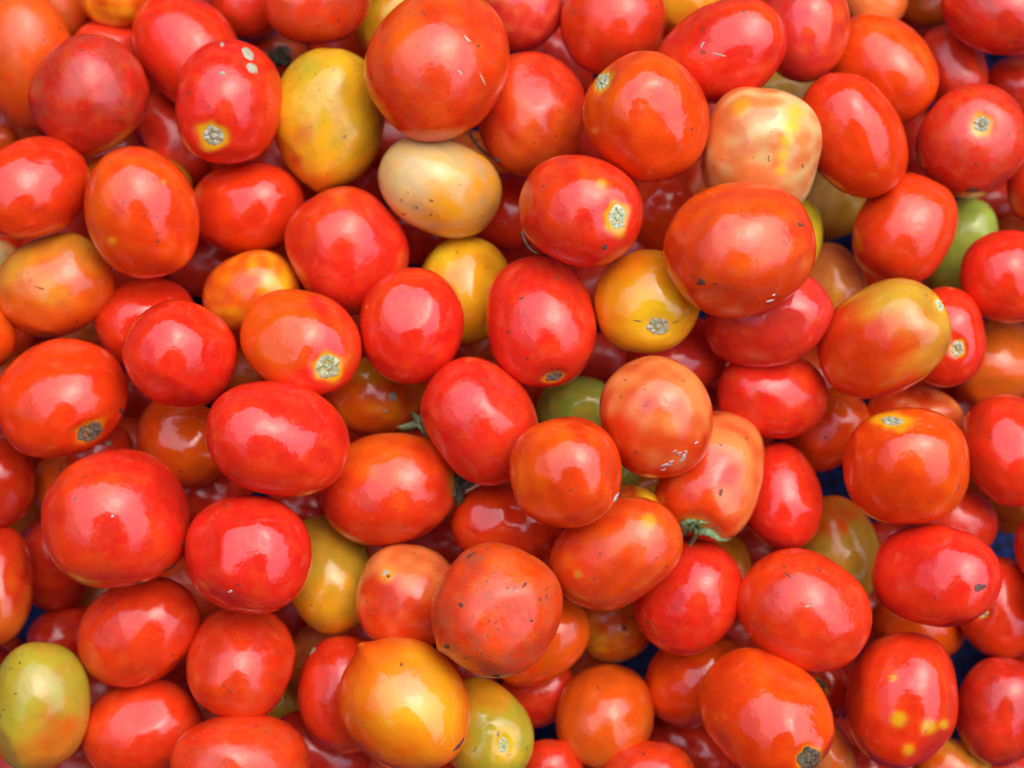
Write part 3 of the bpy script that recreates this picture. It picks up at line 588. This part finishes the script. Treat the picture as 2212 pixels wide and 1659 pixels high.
# unseen neighbours round the frame, so the heap goes on past the picture and lights its edge as it should
rng = random.Random(5)
ring = []
for (x0, x1, y0, y1) in ((-230, -120, -150, 1800), (2330, 2440, -150, 1800), (-40, 2250, -190, -140), (-40, 2250, 1790, 1850)):
    n = int(max(x1 - x0, y1 - y0) / 215)
    for i in range(n):
        f = (i + .5) / n
        x = x0 + (x1 - x0) * (f if x1 - x0 > 300 else rng.random()); y = y0 + (y1 - y0) * (f if y1 - y0 > 300 else rng.random())
        a = rng.uniform(108, 128); ang = rng.uniform(-70, 80)
        # keep clear of the frame
        ring.append(dict(x=x, y=y, a=a, b=a * rng.uniform(.82, .95), ang=ang, rank=rng.uniform(2, 4), c1=rng.choice(['red', 'ored', 'bred', 'dred', 'or']), c2=rng.choice(['red', 'or', 'ored']),
                         gd=rng.uniform(0, 360), label='ripe tomato of the heap beyond the edge of the picture', out=1))
for d in ring: settle(d)

# ------------------------------------------------------------------ building one tomato
def lowpass(vals, k=9):
    f = np.fft.rfft(vals); f[k:] = 0
    return np.fft.irfft(f, len(vals))

def add_mesh(name, verts, faces, mat, parent=None, col=None, mw=None):
    me = bpy.data.meshes.new(name)
    me.vertices.add(len(verts)); me.vertices.foreach_set('co', np.asarray(verts, np.float32).ravel())
    sizes = np.array([len(f) for f in faces], np.int32) if isinstance(faces, list) else np.full(len(faces), faces.shape[1], np.int32)
    flat = np.concatenate([np.asarray(f, np.int32) for f in faces]) if isinstance(faces, list) else faces.astype(np.int32).ravel()
    me.loops.add(len(flat)); me.loops.foreach_set('vertex_index', flat)
    me.polygons.add(len(sizes)); st = np.zeros(len(sizes), np.int32); st[1:] = np.cumsum(sizes)[:-1]
    me.polygons.foreach_set('loop_start', st); me.polygons.foreach_set('loop_total', sizes)
    me.update(calc_edges=True)
    if col is None: col = np.ones((len(verts), 3))
    ca = me.color_attributes.new('col', 'FLOAT_COLOR', 'POINT')
    ca.data.foreach_set('color', np.hstack([col, np.ones((len(verts), 1))]).astype(np.float32).ravel())
    me.shade_smooth(); me.materials.append(mat)
    o = bpy.data.objects.new(name, me); C.objects.link(o)
    if parent is not None: o.parent = parent
    elif mw is not None: o.matrix_world = mw
    return o

def wav(n, r, k, fmin, fmax):
    """smooth random field on points n (unit directions)"""
    s = np.zeros(len(n))
    for _ in range(k):
        w_ = r.normal(size=3); w_ /= np.linalg.norm(w_)
        s += np.sin(n @ w_ * r.uniform(fmin, fmax) + r.uniform(0, 6.28))
    return s / math.sqrt(k)

def ang_bump(al, deg, width):
    d = (np.degrees(al) - deg + 180) % 360 - 180
    return np.exp(-(d / width) ** 2)

def sphere_faces(nt_, np_):
    """vertices: pole 0, rings, last pole"""
    f = []
    last = 1 + nt_ * np_
    for j in range(np_):
        k = (j + 1) % np_
        f.append((0, 1 + j, 1 + k))
        for i in range(nt_ - 1):
            a = 1 + i * np_
            f.append((a + k, a + j, a + j + np_, a + k + np_))
        a = 1 + (nt_ - 1) * np_
        f.append((last, a + k, a + j))
    return f
_FC = {}

def patch(o, W, d, bvh, px, py, rx, ry, ang, kind, rs):
    """a small mark lying on the skin: a disc laid on the surface with its own relief"""
    s = d['scale']; u0, v0 = (px - d['x']) * s, -(py - d['y']) * s
    NR, NA = (10, 44) if kind in ('pale', 'darks') else (6, 24)
    pts = []; rel = []; cc = []
    irr = 1 + 0.05 * np.cos(np.arange(NA) / NA * 6.283 * 5 + rs.uniform(0, 6)) + lowpass(rs.normal(size=NA), 9) * 0.045
    if kind in ('flake', 'dark', 'brown', 'fleck'):
        irr = irr + 0.16 * np.cos(np.arange(NA) / NA * 6.283 * 3 + rs.uniform(0, 6)) + rs.normal(size=NA) * 0.08
    ca, sa = math.cos(R(ang)), math.sin(R(ang))
    fld = lowpass(rs.normal(size=NA), 14) * 1.3; fld2 = lowpass(rs.normal(size=NA), 10) * 1.2; tint = np.array([1.0, rs.uniform(.88, 1.06), rs.uniform(.75, 1.0)]) * rs.uniform(.85, 1.12)
    nl_ = rs.randint(5, 10); sc_ph = rs.uniform(0, 6); sc_in = rs.uniform(.2, .34)
    hs = {'pale': 0.0007, 'darks': 0.0006, 'spot': 0.0005, 'flake': 0.0003, 'fleck': 0.00012, 'dark': 0.0001, 'brown': 0.0001}[kind]
    for i in range(NR + 1):
        rho = (i / NR)
        for j in range(NA if i else 1):
            th = j / NA * 6.2832
            k = rho * (irr[j] if i else 1)
            a_, b_ = k * rx * s * math.cos(th), k * ry * s * math.sin(th)
            x, y = u0 + a_ * ca - b_ * sa, v0 + a_ * sa + b_ * ca
            hit = bvh.ray_cast(Vector((x, y, 0.2)), Vector((0, 0, -1)))
            if hit[0] is None:
                # past the outline: reuse the nearest skin point
                loc, nor = bvh.find_nearest(Vector((x, y, 0.0)))[:2]
            else: loc, nor = hit[0], hit[1]
            edge = 1 - rho ** 4
            if kind in ('pale', 'darks'):
                h = 0.1 + 0.75 * edge - 0.5 * (1 - rho) + 0.5 * (fld[j] * (1 - rho) + fld2[j] * rho) * (rho > 0.25) + rs.normal() * 0.16
                if rho < sc_in: h += 0.9
                if 0.25 < rho < 0.45: h -= 0.55
            else: h = 0.3 + edge * 0.8 + rs.normal() * 0.22
            if rho == 1: h = -0.3
            p = loc + nor * (h * hs + 0.00008)
            pts.append(tuple(p))
            c_ = 1.0
            if kind in ('pale', 'darks'):
                if rho > 0.9: c_ = 0.6
                elif 0.25 < rho < 0.45 and rs.random() < .45: c_ = 0.5
                elif rho < 0.2: c_ = 1.25
                c_ *= (1 + 0.22 * float(np.clip(fld[j] if rho < .6 else fld2[j], -1.5, 1.5))) * rs.uniform(.75, 1.15)
            if kind in ('pale', 'darks'): cc.append((c_ * tint[0] * (1.15 if rho > .8 else 1), c_ * tint[1], c_ * tint[2]))
            else: cc.append((c_, c_, c_))
    fc = [(0, 1 + j, 1 + (j + 1) % NA) for j in range(NA)]
    for i in range(1, NR):
        for j in range(NA):
            a0 = 1 + (i - 1) * NA + j; a1 = 1 + (i - 1) * NA + (j + 1) % NA
            fc.append((a0, a0 + NA, a1 + NA, a1))
    name = {'pale': 'stem_scar', 'darks': 'stem_scar', 'spot': 'lesion', 'flake': 'residue_flake', 'fleck': 'scratch', 'dark': 'dark_speck', 'brown': 'bruise'}[kind]
    mat = {'pale': CORK, 'darks': DARKCORK, 'spot': SPOTM, 'flake': FLAKE, 'fleck': SPOTM, 'dark': DARKSPOT, 'brown': DARKSPOT}[kind]
    return add_mesh(name, np.array(pts), fc, mat, o, np.array(cc))

def calyx(o, base, nor, size, mat, rs, name='calyx', nsep=5, stalk=True, parent=True, mw=None):
    """star of curled sepals with a stub of stalk; base and nor in the space of o"""
    nor = Vector(nor).normalized()
    t1 = nor.orthogonal().normalized(); t2 = nor.cross(t1)
    V, Fc, Cc = [], [], []
    def add(v, c=1.0): V.append(tuple(v)); Cc.append((c, c, c)); return len(V) - 1
    for k in range(nsep):
        th = k / nsep * 6.283 + rs.uniform(-.25, .25)
        dirv = t1 * math.cos(th) + t2 * math.sin(th); side = nor.cross(dirv)
        Ls = size * rs.uniform(.75, 1.15); curl = rs.uniform(.1, .65); tw = rs.uniform(-.6, .6)
        prev = None
        M = 8
        for i in range(M + 1):
            q = i / M
            wd = size * 0.17 * (math.sin(min(1, q * 1.6 + .35) * 1.57)) * (1 - q) ** 0.55 + size * .01
            c_ = base + dirv * (Ls * q) + nor * (size * (0.10 + curl * q * q - 0.25 * q)) + side * (size * tw * 0.25 * q * q)
            sd2 = (side * math.cos(tw * q * 2) + nor * math.sin(tw * q * 2))
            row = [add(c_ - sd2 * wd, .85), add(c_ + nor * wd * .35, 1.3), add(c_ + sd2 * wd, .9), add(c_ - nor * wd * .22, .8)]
            if prev:
                for m_ in range(4): Fc.append((prev[m_], prev[(m_ + 1) % 4], row[(m_ + 1) % 4], row[m_]))
            else: Fc.append(tuple(row))
            prev = row
        Fc.append(tuple(reversed(prev)))
    # hub
    if stalk:
        lean = (t1 * rs.uniform(-.6, .6) + t2 * rs.uniform(-.6, .6))
        prev = None
        for i in range(7):
            q = i / 6
            c_ = base + nor * (size * (.05 + .62 * q)) + lean * (size * .4 * q * q)
            rr = size * (.17 - .075 * min(1, q * 2) + (.03 if q > .85 else 0))
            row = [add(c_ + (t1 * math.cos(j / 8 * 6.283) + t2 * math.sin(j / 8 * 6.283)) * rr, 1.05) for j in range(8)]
            if prev:
                for m_ in range(8): Fc.append((prev[m_], prev[(m_ + 1) % 8], row[(m_ + 1) % 8], row[m_]))
            else: Fc.append(tuple(reversed(row)))
            prev = row
        Fc.append(tuple(prev))
    return add_mesh(name, np.array(V), Fc, mat, o if parent else None, np.array(Cc), mw)

def build(d, idx, hi=True):
    rs = np.random.RandomState(1000 + idx)
    out = d.get('out')
    NT, NP = (30, 40) if out else ((46, 64) if d['rank'] < 2.5 else (68, 92))
    X, Y, Z = px_to_world(d['x'], d['y'], d['z'])
    pos = Vector((X, Y, Z))
    wv = (Vector((0, 0, CAM_H)) - pos).normalized()
    uv = (Vector((1, 0, 0)) - wv * wv.x).normalized()
    vv = wv.cross(uv)
    s = (CAM_H - Z) / F; d['scale'] = s
    # axis direction in (u, v, w)
    L = d.get('L', max(1.02, min(1.3, d['a'] / d['b'] * (1.0 if d['a'] / d['b'] > 1.12 else 1.05) + rs.uniform(-.03, .04))))
    al0 = R(d['ang'])
    st = d.get('sc') or d.get('stem')
    hk = [(q_, rs.uniform(.003, .010), rs.uniform(0, 6.28)) for q_ in (3, 4, 5)]
    def target(al):
        c_, s_ = np.cos(al - al0), np.sin(al - al0)
        p = d.get('sq', 2.16)
        r = ((np.abs(c_) / d['a']) ** p + (np.abs(s_) / d['b']) ** p) ** (-1 / p)
        for (q_, am, f_) in hk: r = r * (1 + am * np.cos(q_ * al + f_))
        for (dg, am, wd) in d.get('bump', ()): r = r * (1 + am * ang_bump(al, dg, wd))
        return r
    if st:
        dx, dy = st[0] - d['x'], -(st[1] - d['y'])
        a_ = math.atan2(dy, dx)
        f = min(0.985, math.hypot(dx, dy) / float(target(np.array([a_]))[0]))
        tilt = math.atan2(f, L * math.sqrt(1 - f * f))
        ax = Vector((math.sin(tilt) * math.cos(a_), math.sin(tilt) * math.sin(a_), math.cos(tilt)))
    else:
        a_ = al0 + (math.pi if rs.random() < .5 else 0)
        tp_ = [b_ for b_ in d.get('bump', ()) if b_[1] >= .045 and b_[2] <= 12]
        if tp_: a_ = R(tp_[0][0]) + math.pi
        tilt = R(rs.uniform(100, 125) if not tp_ else 92)
        if d['a'] / d['b'] < 1.1 and not tp_: tilt = R(rs.uniform(120, 160))
        ax = Vector((math.sin(tilt) * math.cos(a_), math.sin(tilt) * math.sin(a_), math.cos(tilt)))
    e1 = ax.orthogonal().normalized(); e2 = ax.cross(e1)
    B = np.array([e1, e2, ax])                   # rows: body axes in uvw
    # unit shape, finer rings near the stem
    ii = (np.arange(NT) + 1) / (NT + 1)
    th = math.pi * (ii ** (1.3 if d.get('sc') else 1.1))
    ph = np.arange(NP) / NP * 2 * math.pi
    TH, PH = np.meshgrid(th, ph, indexing='ij')
    TH = np.concatenate([[0], TH.ravel(), [math.pi]]); PH = np.concatenate([[0], PH.ravel(), [0]])
    n = np.stack([np.sin(TH) * np.cos(PH), np.sin(TH) * np.sin(PH), np.cos(TH)], 1)
    pw = 2.15
    rr = (np.abs(np.sin(TH)) ** pw + np.abs(np.cos(TH)) ** pw) ** (-1 / pw)
    ra = np.sin(TH) * rr; zz = np.cos(TH) * rr
    ra = ra * (1 - d.get('tp', rs.uniform(-.05, .03)) * np.cos(TH))
    k = rs.choice([3, 4, 5]); lob = d.get('lob', rs.uniform(.010, .026))
    ra = ra * (1 + lob * np.cos(k * PH + rs.uniform(0, 6)) * (0.35 + 0.65 * np.exp(-(TH / 1.1) ** 2)))
    if d.get('crease'):
        ra = ra * (1 - 0.05 * np.exp(-((np.mod(PH - 1.0, 2 * math.pi) - math.pi) / .22) ** 2) * np.exp(-(TH / .9) ** 2))
    dimple = 0.05 if not d.get('crease') else 0.10
    zz = zz * L - dimple * L * np.exp(-(TH / (0.27 if not d.get('crease') else .42)) ** 2)
    p = np.stack([ra * np.cos(PH), ra * np.sin(PH), zz], 1)
    # tiny blossom point
    p[:, 2] -= 0.008 * np.exp(-((math.pi - TH) / 0.2) ** 2)
    g1 = wav(n, rs, 7, 2.0, 4.2); g2 = wav(n, rs, 8, 5.0, 9.0); g3 = wav(n, rs, 8, 12, 20)
    p = p * (1 + 0.026 * g1 + 0.0045 * g2 + 0.0012 * g3)[:, None]
    # sides pressed flat by neighbours
    for _ in range(rs.randint(3, 7)):
        c0 = rs.normal(size=3); c0[2] *= .7; c0 /= np.linalg.norm(c0)
        h_ = p @ c0; hm = h_.max(); lim = hm * rs.uniform(.88, .95)
        ex = np.clip(h_ - lim, 0, None)
        sm = 1 / (1 + np.exp(-(h_ - lim) / (.03 * hm)))
        p = p - np.outer(ex * .62 * sm, c0)
    # small dents
    for _ in range(rs.randint(2, 6)):
        c0 = rs.normal(size=3); c0 /= np.linalg.norm(c0)
        dd = np.arccos(np.clip(n @ c0, -1, 1))
        wd = rs.uniform(.12, .4)
        p = p * (1 - rs.uniform(.006, .022) * np.exp(-(dd / wd) ** 2))[:, None]
    W = p @ B                                       # now in u, v, w
    W -= (W.max(0) + W.min(0)) / 2 * np.array([1, 1, 1])
    al = np.arctan2(W[:, 1], W[:, 0]); rho = np.hypot(W[:, 0], W[:, 1])
    NB = 72
    bins = ((al + math.pi) / (2 * math.pi) * NB).astype(int) % NB
    om = np.zeros(NB); np.maximum.at(om, bins, rho)
    om = np.where(om == 0, om.max(), om)
    om = lowpass(om, 12) * 1.003
    bc = -math.pi + (np.arange(NB) + .5) / NB * 2 * math.pi
    outl = np.interp(al, np.concatenate([bc - 2 * math.pi, bc, bc + 2 * math.pi]), np.tile(om, 3))
    k_ = target(al) / outl
    # keep narrow tips local to the outer part of the body
    W[:, 0] *= k_; W[:, 1] *= k_
    Tm = d['b'] * 0.80 + d['a'] * 0.13
    W[:, 2] *= Tm / ((W[:, 2].max() - W[:, 2].min()) / 2)
    W *= s
    # take out the stretch perspective gives away from the picture's centre
    ct = wv.z
    rd = np.array([uv.dot(Vector((X, Y, 0))), vv.dot(Vector((X, Y, 0)))])
    if np.linalg.norm(rd) > 1e-6:
        rd /= np.linalg.norm(rd)
        comp = W[:, :2] @ rd
        W[:, :2] += np.outer(comp * (ct - 1), rd)
    if d.get('sc'):
        sx, sy, rx, ry, sa_, kind = d['sc']
        dx = W[:, 0] / s - (sx - d['x']); dy = W[:, 1] / s + (sy - d['y'])
        ca_, sa2 = math.cos(R(sa_)), math.sin(R(sa_))
        q = np.hypot((dx * ca_ + dy * sa2) / rx, (-dx * sa2 + dy * ca_) / ry) / 1.25
        W -= (W / np.linalg.norm(W, axis=1)[:, None]) * ((4.5 if kind == 'pale' else 7.5) * s * np.exp(-q ** 3) * (W[:, 2] > 0))[:, None]
    if d.get('dent'):
        for (sx, sy, r_, dp) in list(d.get('dent', ())):
            dd_ = np.hypot(W[:, 0] / s - (sx - d['x']), W[:, 1] / s + (sy - d['y']))
            W -= (W / np.linalg.norm(W, axis=1)[:, None]) * (dp * s * np.exp(-(dd_ / r_) ** 2) * (W[:, 2] > 0))[:, None]
    # colour of the skin
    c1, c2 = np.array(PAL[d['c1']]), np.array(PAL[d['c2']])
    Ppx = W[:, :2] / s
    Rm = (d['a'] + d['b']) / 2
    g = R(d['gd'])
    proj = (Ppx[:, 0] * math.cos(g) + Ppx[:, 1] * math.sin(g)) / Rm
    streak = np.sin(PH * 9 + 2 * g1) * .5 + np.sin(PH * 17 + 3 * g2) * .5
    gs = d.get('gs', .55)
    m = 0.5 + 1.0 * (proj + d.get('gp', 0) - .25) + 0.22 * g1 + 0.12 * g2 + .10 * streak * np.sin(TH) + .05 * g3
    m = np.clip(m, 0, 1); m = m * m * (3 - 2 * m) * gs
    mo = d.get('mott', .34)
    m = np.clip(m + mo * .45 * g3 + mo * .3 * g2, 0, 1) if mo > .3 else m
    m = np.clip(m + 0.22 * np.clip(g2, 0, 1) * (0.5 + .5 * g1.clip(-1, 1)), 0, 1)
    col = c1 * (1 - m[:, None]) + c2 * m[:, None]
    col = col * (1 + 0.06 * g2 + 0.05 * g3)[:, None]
    pole = n @ np.array([0, 0, 1.0])
    if d.get('rimred'):
        q = np.clip((np.hypot(Ppx[:, 0], Ppx[:, 1]) / target(al) - .72) / .25, 0, 1)[:, None]
        col = col * (1 - q * .75) + np.array(PAL['ored']) * q * .75
    vis = W[:, 2] > -0.002
    for (sx, sy, r, cn) in d.get('spots', ()):
        dx = Ppx[:, 0] - (sx - d['x']); dy = Ppx[:, 1] + (sy - d['y'])
        rr_ = np.hypot(dx, dy) * (1 + (.05 if r < 20 else .12) * g3 + .06 * g2)
        q = (1 / (1 + np.exp((rr_ - r) / max(1.2, r * (.15 if r < 20 else .24)))))[:, None] * vis[:, None] * (.8 if r < 20 else .65)
        col = col * (1 - q) + np.array(PAL[cn]) * q
    if d.get('sc'):
        sx, sy, rx, ry, sa_, kind = d['sc']
        hw = d.get('halo', 1.35)
        dx = Ppx[:, 0] - (sx - d['x']); dy = Ppx[:, 1] + (sy - d['y'])
        ca_, sa2 = math.cos(R(sa_)), math.sin(R(sa_))
        dist = np.hypot((dx * ca_ + dy * sa2) / rx, (-dx * sa2 + dy * ca_) / ry) * (1 + .07 * g3 + .08 * g2 + .06 * np.sin(PH * 5))
        q = 1 / (1 + np.exp((dist - hw) / (.05 + .22 * (hw - 1)))) * vis
        q = q[:, None] * (.85 if kind == 'pale' else .5)
        col = col * (1 - q) + np.array(PAL['halo']) * q
    elif d.get('stem'):
        q = np.exp(-(np.arccos(np.clip(pole, -1, 1)) / .2) ** 2)[:, None] * .7
        col = col * (1 - q) + np.array(PAL['yel']) * q
    col = np.clip(col, 0.004, 0.9)
    if (NT, NP) not in _FC: _FC[(NT, NP)] = sphere_faces(NT, NP)
    mw = Matrix(((uv.x, vv.x, wv.x, X), (uv.y, vv.y, wv.y, Y), (uv.z, vv.z, wv.z, Z), (0, 0, 0, 1)))
    o = add_mesh('tomato', W, _FC[(NT, NP)], SKIN, None, col, mw)
    o['dirt'] = float(d.get('dirt', .25)) * (0.6 if d.get('sharp') else 1.0)
    o['matte'] = .7 if d['rank'] < 2.2 else (.25 if d['rank'] < 4.2 else 0.0)
    o['label'] = d['label']; o['category'] = 'tomato'; o['group'] = 'tomatoes heaped on the blue tarpaulin'
    marks = list(d.get('pat', ()))
    if d.get('sc') or marks:
        bvh = BVHTree.FromPolygons([tuple(v) for v in W], _FC[(NT, NP)])
        if d.get('sc'):
            sx, sy, rx, ry, sa_, kind = d['sc']
            patch(o, W, d, bvh, sx, sy, rx, ry, sa_, 'pale' if kind == 'pale' else 'darks', rs)
        for (mx, my, rx, ry, sa_, kind) in marks:
            patch(o, W, d, bvh, mx, my, rx, ry, sa_, kind, rs)
    if d.get('calyx'):
        pb = Vector(W[0]); nn = pb.normalized()
        calyx(o, pb - nn * 0.001, nn, (62 if d['calyx'] == 'green' else 50) * s, LEAF if d['calyx'] == 'green' else DRYLEAF, rs)
    return o

for i, d in enumerate(T): d['obj'] = build(d, i)
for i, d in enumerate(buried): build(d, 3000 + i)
for i, d in enumerate(ring): build(d, 5000 + i)

# ------------------------------------------------------------------ calyxes, stalks and loose dry bits
def strand(strokes, d, mat, name, parent, rs, lift=0.0, on=True):
    """strokes: list of (points [(px, py, lift px)], width px, 'leaf' or 'stalk'); laid on tomato d, or above it"""
    s = d['scale']; o = d['obj']
    me = o.data
    vs = np.empty(len(me.vertices) * 3, np.float32); me.vertices.foreach_get('co', vs); vs = vs.reshape(-1, 3)
    bvh = BVHTree.FromPolygons([tuple(v) for v in vs], [tuple(p.vertices) for p in me.polygons])
    V, Fc, Cc = [], [], []
    for pts, wd, kind in strokes:
        P = []
        for (px, py, lf) in pts:
            x, y = (px - d['x']) * s, -(py - d['y']) * s
            hit = bvh.ray_cast(Vector((x, y, 0.3)), Vector((0, 0, -1)))
            if on and hit[0] is not None: z = hit[0].z
            else: z = bvh.find_nearest(Vector((x, y, 0)))[0].z
            P.append(Vector((x, y, z + lf * s + lift)))
        # resample with Catmull-Rom
        Q = []
        ext = [P[0] * 2 - P[1]] + P + [P[-1] * 2 - P[-2]]
        for i in range(1, len(ext) - 2):
            for k in range(7):
                t_ = k / 7
                a, b_, c_, e = ext[i - 1], ext[i], ext[i + 1], ext[i + 2]
                Q.append(0.5 * ((2 * b_) + (c_ - a) * t_ + (2 * a - 5 * b_ + 4 * c_ - e) * t_ ** 2 + (3 * b_ - a - 3 * c_ + e) * t_ ** 3))
        Q.append(P[-1])
        M = len(Q) - 1; prev = None; tw = rs.uniform(-.8, .8)
        for i, q in enumerate(Q):
            tg = (Q[min(i + 1, M)] - Q[max(i - 1, 0)]).normalized()
            sd = tg.cross(Vector((0, 0, 1))).normalized(); up = sd.cross(tg)
            f = i / M
            if kind == 'leaf':
                hw = wd * s * .5 * (math.sin(min(1.0, f * 1.5 + .32) * 1.5708) * (1 - f) ** .6 + .05) * (1 + .13 * math.sin(i * 2.1))
                a_ = tw * f + .5
                s2 = sd * math.cos(a_) + up * math.sin(a_); u2 = up * math.cos(a_) - sd * math.sin(a_)
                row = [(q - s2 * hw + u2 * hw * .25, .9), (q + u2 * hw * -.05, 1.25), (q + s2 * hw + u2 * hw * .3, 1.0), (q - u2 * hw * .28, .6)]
            else:
                hw = wd * s * .5 * (1.15 - .35 * f + .3 * (f > .92)) * (1 + .08 * math.sin(i * 1.7))
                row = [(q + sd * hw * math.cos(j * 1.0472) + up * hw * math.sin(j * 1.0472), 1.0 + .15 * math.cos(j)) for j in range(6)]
            ids = []
            for p_, c_ in row:
                V.append(tuple(p_)); cc = c_ * rs.uniform(.85, 1.1); Cc.append((cc, cc, cc)); ids.append(len(V) - 1)
            n_ = len(ids)
            if prev:
                for m_ in range(n_): Fc.append((prev[m_], ids[m_], ids[(m_ + 1) % n_], prev[(m_ + 1) % n_]))
            else: Fc.append(tuple(ids))
            prev = ids
        Fc.append(tuple(reversed(prev)))
    ob = add_mesh(name, np.array(V), Fc, mat, o if parent else None, np.array(Cc), None if parent else o.matrix_world.copy())
    return ob

def find(x, y): return min(T, key=lambda d: math.hypot(d['x'] - x, d['y'] - y))
rs = np.random.RandomState(77)
# green calyx on the blocky tomato right of centre
dd = find(1535, 1027)
strand([([(1502, 1140, 5), (1530, 1143, 9), (1552, 1158, 9), (1578, 1163, 6)], 50, 'leaf'),
        ([(1506, 1136, 4), (1488, 1133, 8), (1478, 1143, 9), (1474, 1160, 6)], 41, 'leaf'),
        ([(1504, 1136, 4), (1512, 1124, 6), (1530, 1128, 4)], 31, 'leaf'),
        ([(1500, 1138, 4), (1496, 1126, 6), (1484, 1128, 5)], 26, 'leaf')], dd, LEAF, 'calyx', True, rs)
strand([([(1506, 1138, 6), (1502, 1156, 14), (1492, 1173, 16), (1485, 1189, 15)], 10, 'stalk')], dd, LEAF, 'stalk', True, rs)
# shrivelled calyx at the right end of the broad red tomato
dd = find(838, 1056)
strand([([(982, 1036, 12), (990, 1020, 15), (984, 1002, 15)], 35, 'leaf'), ([(984, 1046, 12), (1004, 1044, 13), (1026, 1040, 9)], 31, 'leaf'),
        ([(982, 1050, 12), (992, 1068, 13), (988, 1092, 11)], 35, 'leaf'), ([(984, 1044, 12), (998, 1060, 11), (996, 1082, 7)], 26, 'leaf'),
        ([(986, 1046, 12), (1008, 1052, 13), (1028, 1044, 11)], 17, 'leaf'), ([(984, 1052, 13), (980, 1070, 15), (990, 1086, 13)], 14, 'leaf'), ([(986, 1030, 13), (1000, 1012, 15)], 10, 'stalk'), ([(982, 1040, 12), (1000, 1030, 13), (1012, 1022, 11)], 22, 'leaf')], dd, DRYLEAF, 'calyx', True, rs)
# calyx of the tomato hidden between the two red ones left of centre
ob = strand([([(902, 918, 3), (885, 921, 6), (868, 924, 6), (856, 921, 5)], 31, 'leaf'), ([(905, 916, 5), (898, 902, 10), (888, 894, 10), (880, 899, 8)], 26, 'leaf'),
        ([(903, 914, 4), (912, 922, 6), (916, 934, 4), (926, 946, 2)], 31, 'leaf'), ([(900, 912, 4), (908, 904, 7), (912, 918, 6)], 24, 'leaf')], find(838, 1056), LEAF, 'loose_calyx', False, rs, 0.001)
ob['label'] = 'small curled green calyx lying above the broad red tomato, left of centre'; ob['category'] = 'calyx'
# dry calyx on the shaded tomato between the pale-marked and the pointed one
dd = find(588, 128)
strand([([(606, 124, 3), (590, 118, 8), (580, 112, 6)], 42, 'leaf'), ([(606, 124, 3), (616, 110, 8), (628, 106, 6)], 37, 'leaf'), ([(606, 126, 3), (620, 134, 6), (626, 146, 4)], 37, 'leaf'),
        ([(604, 126, 3), (596, 138, 6), (600, 150, 3)], 35, 'leaf'), ([(606, 124, 4), (608, 112, 12), (604, 100, 14)], 9, 'stalk')], dd, DRYLEAF, 'calyx', True, rs)
# thin dry stem between the cream-yellow and the red tomato
ob = strand([([(1010, 268, 4), (1016, 290, 6), (1030, 312, 5), (1052, 332, 4), (1078, 345, 3)], 6, 'stalk'), ([(1024, 304, 5), (1034, 300, 8)], 4, 'stalk')], find(1148, 247), DRYLEAF, 'dry_stem', False, rs, 0.001)
ob['label'] = 'thin dark dried stem between the cream-yellow tomato and the red one above it'; ob['category'] = 'dried stem'
# splinter of straw at the left rim of the ringed-scar tomato
ob = strand([([(1128, 500, 1), (1134, 520, 3), (1146, 538, 2), (1160, 547, 1)], 5, 'stalk')], find(1254, 455), DRYLEAF, 'dry_stem', False, rs, 0.0006)
ob['label'] = 'dark dried stem along the lower left rim of the tomato with a yellow-ringed scar'; ob['category'] = 'dried stem'
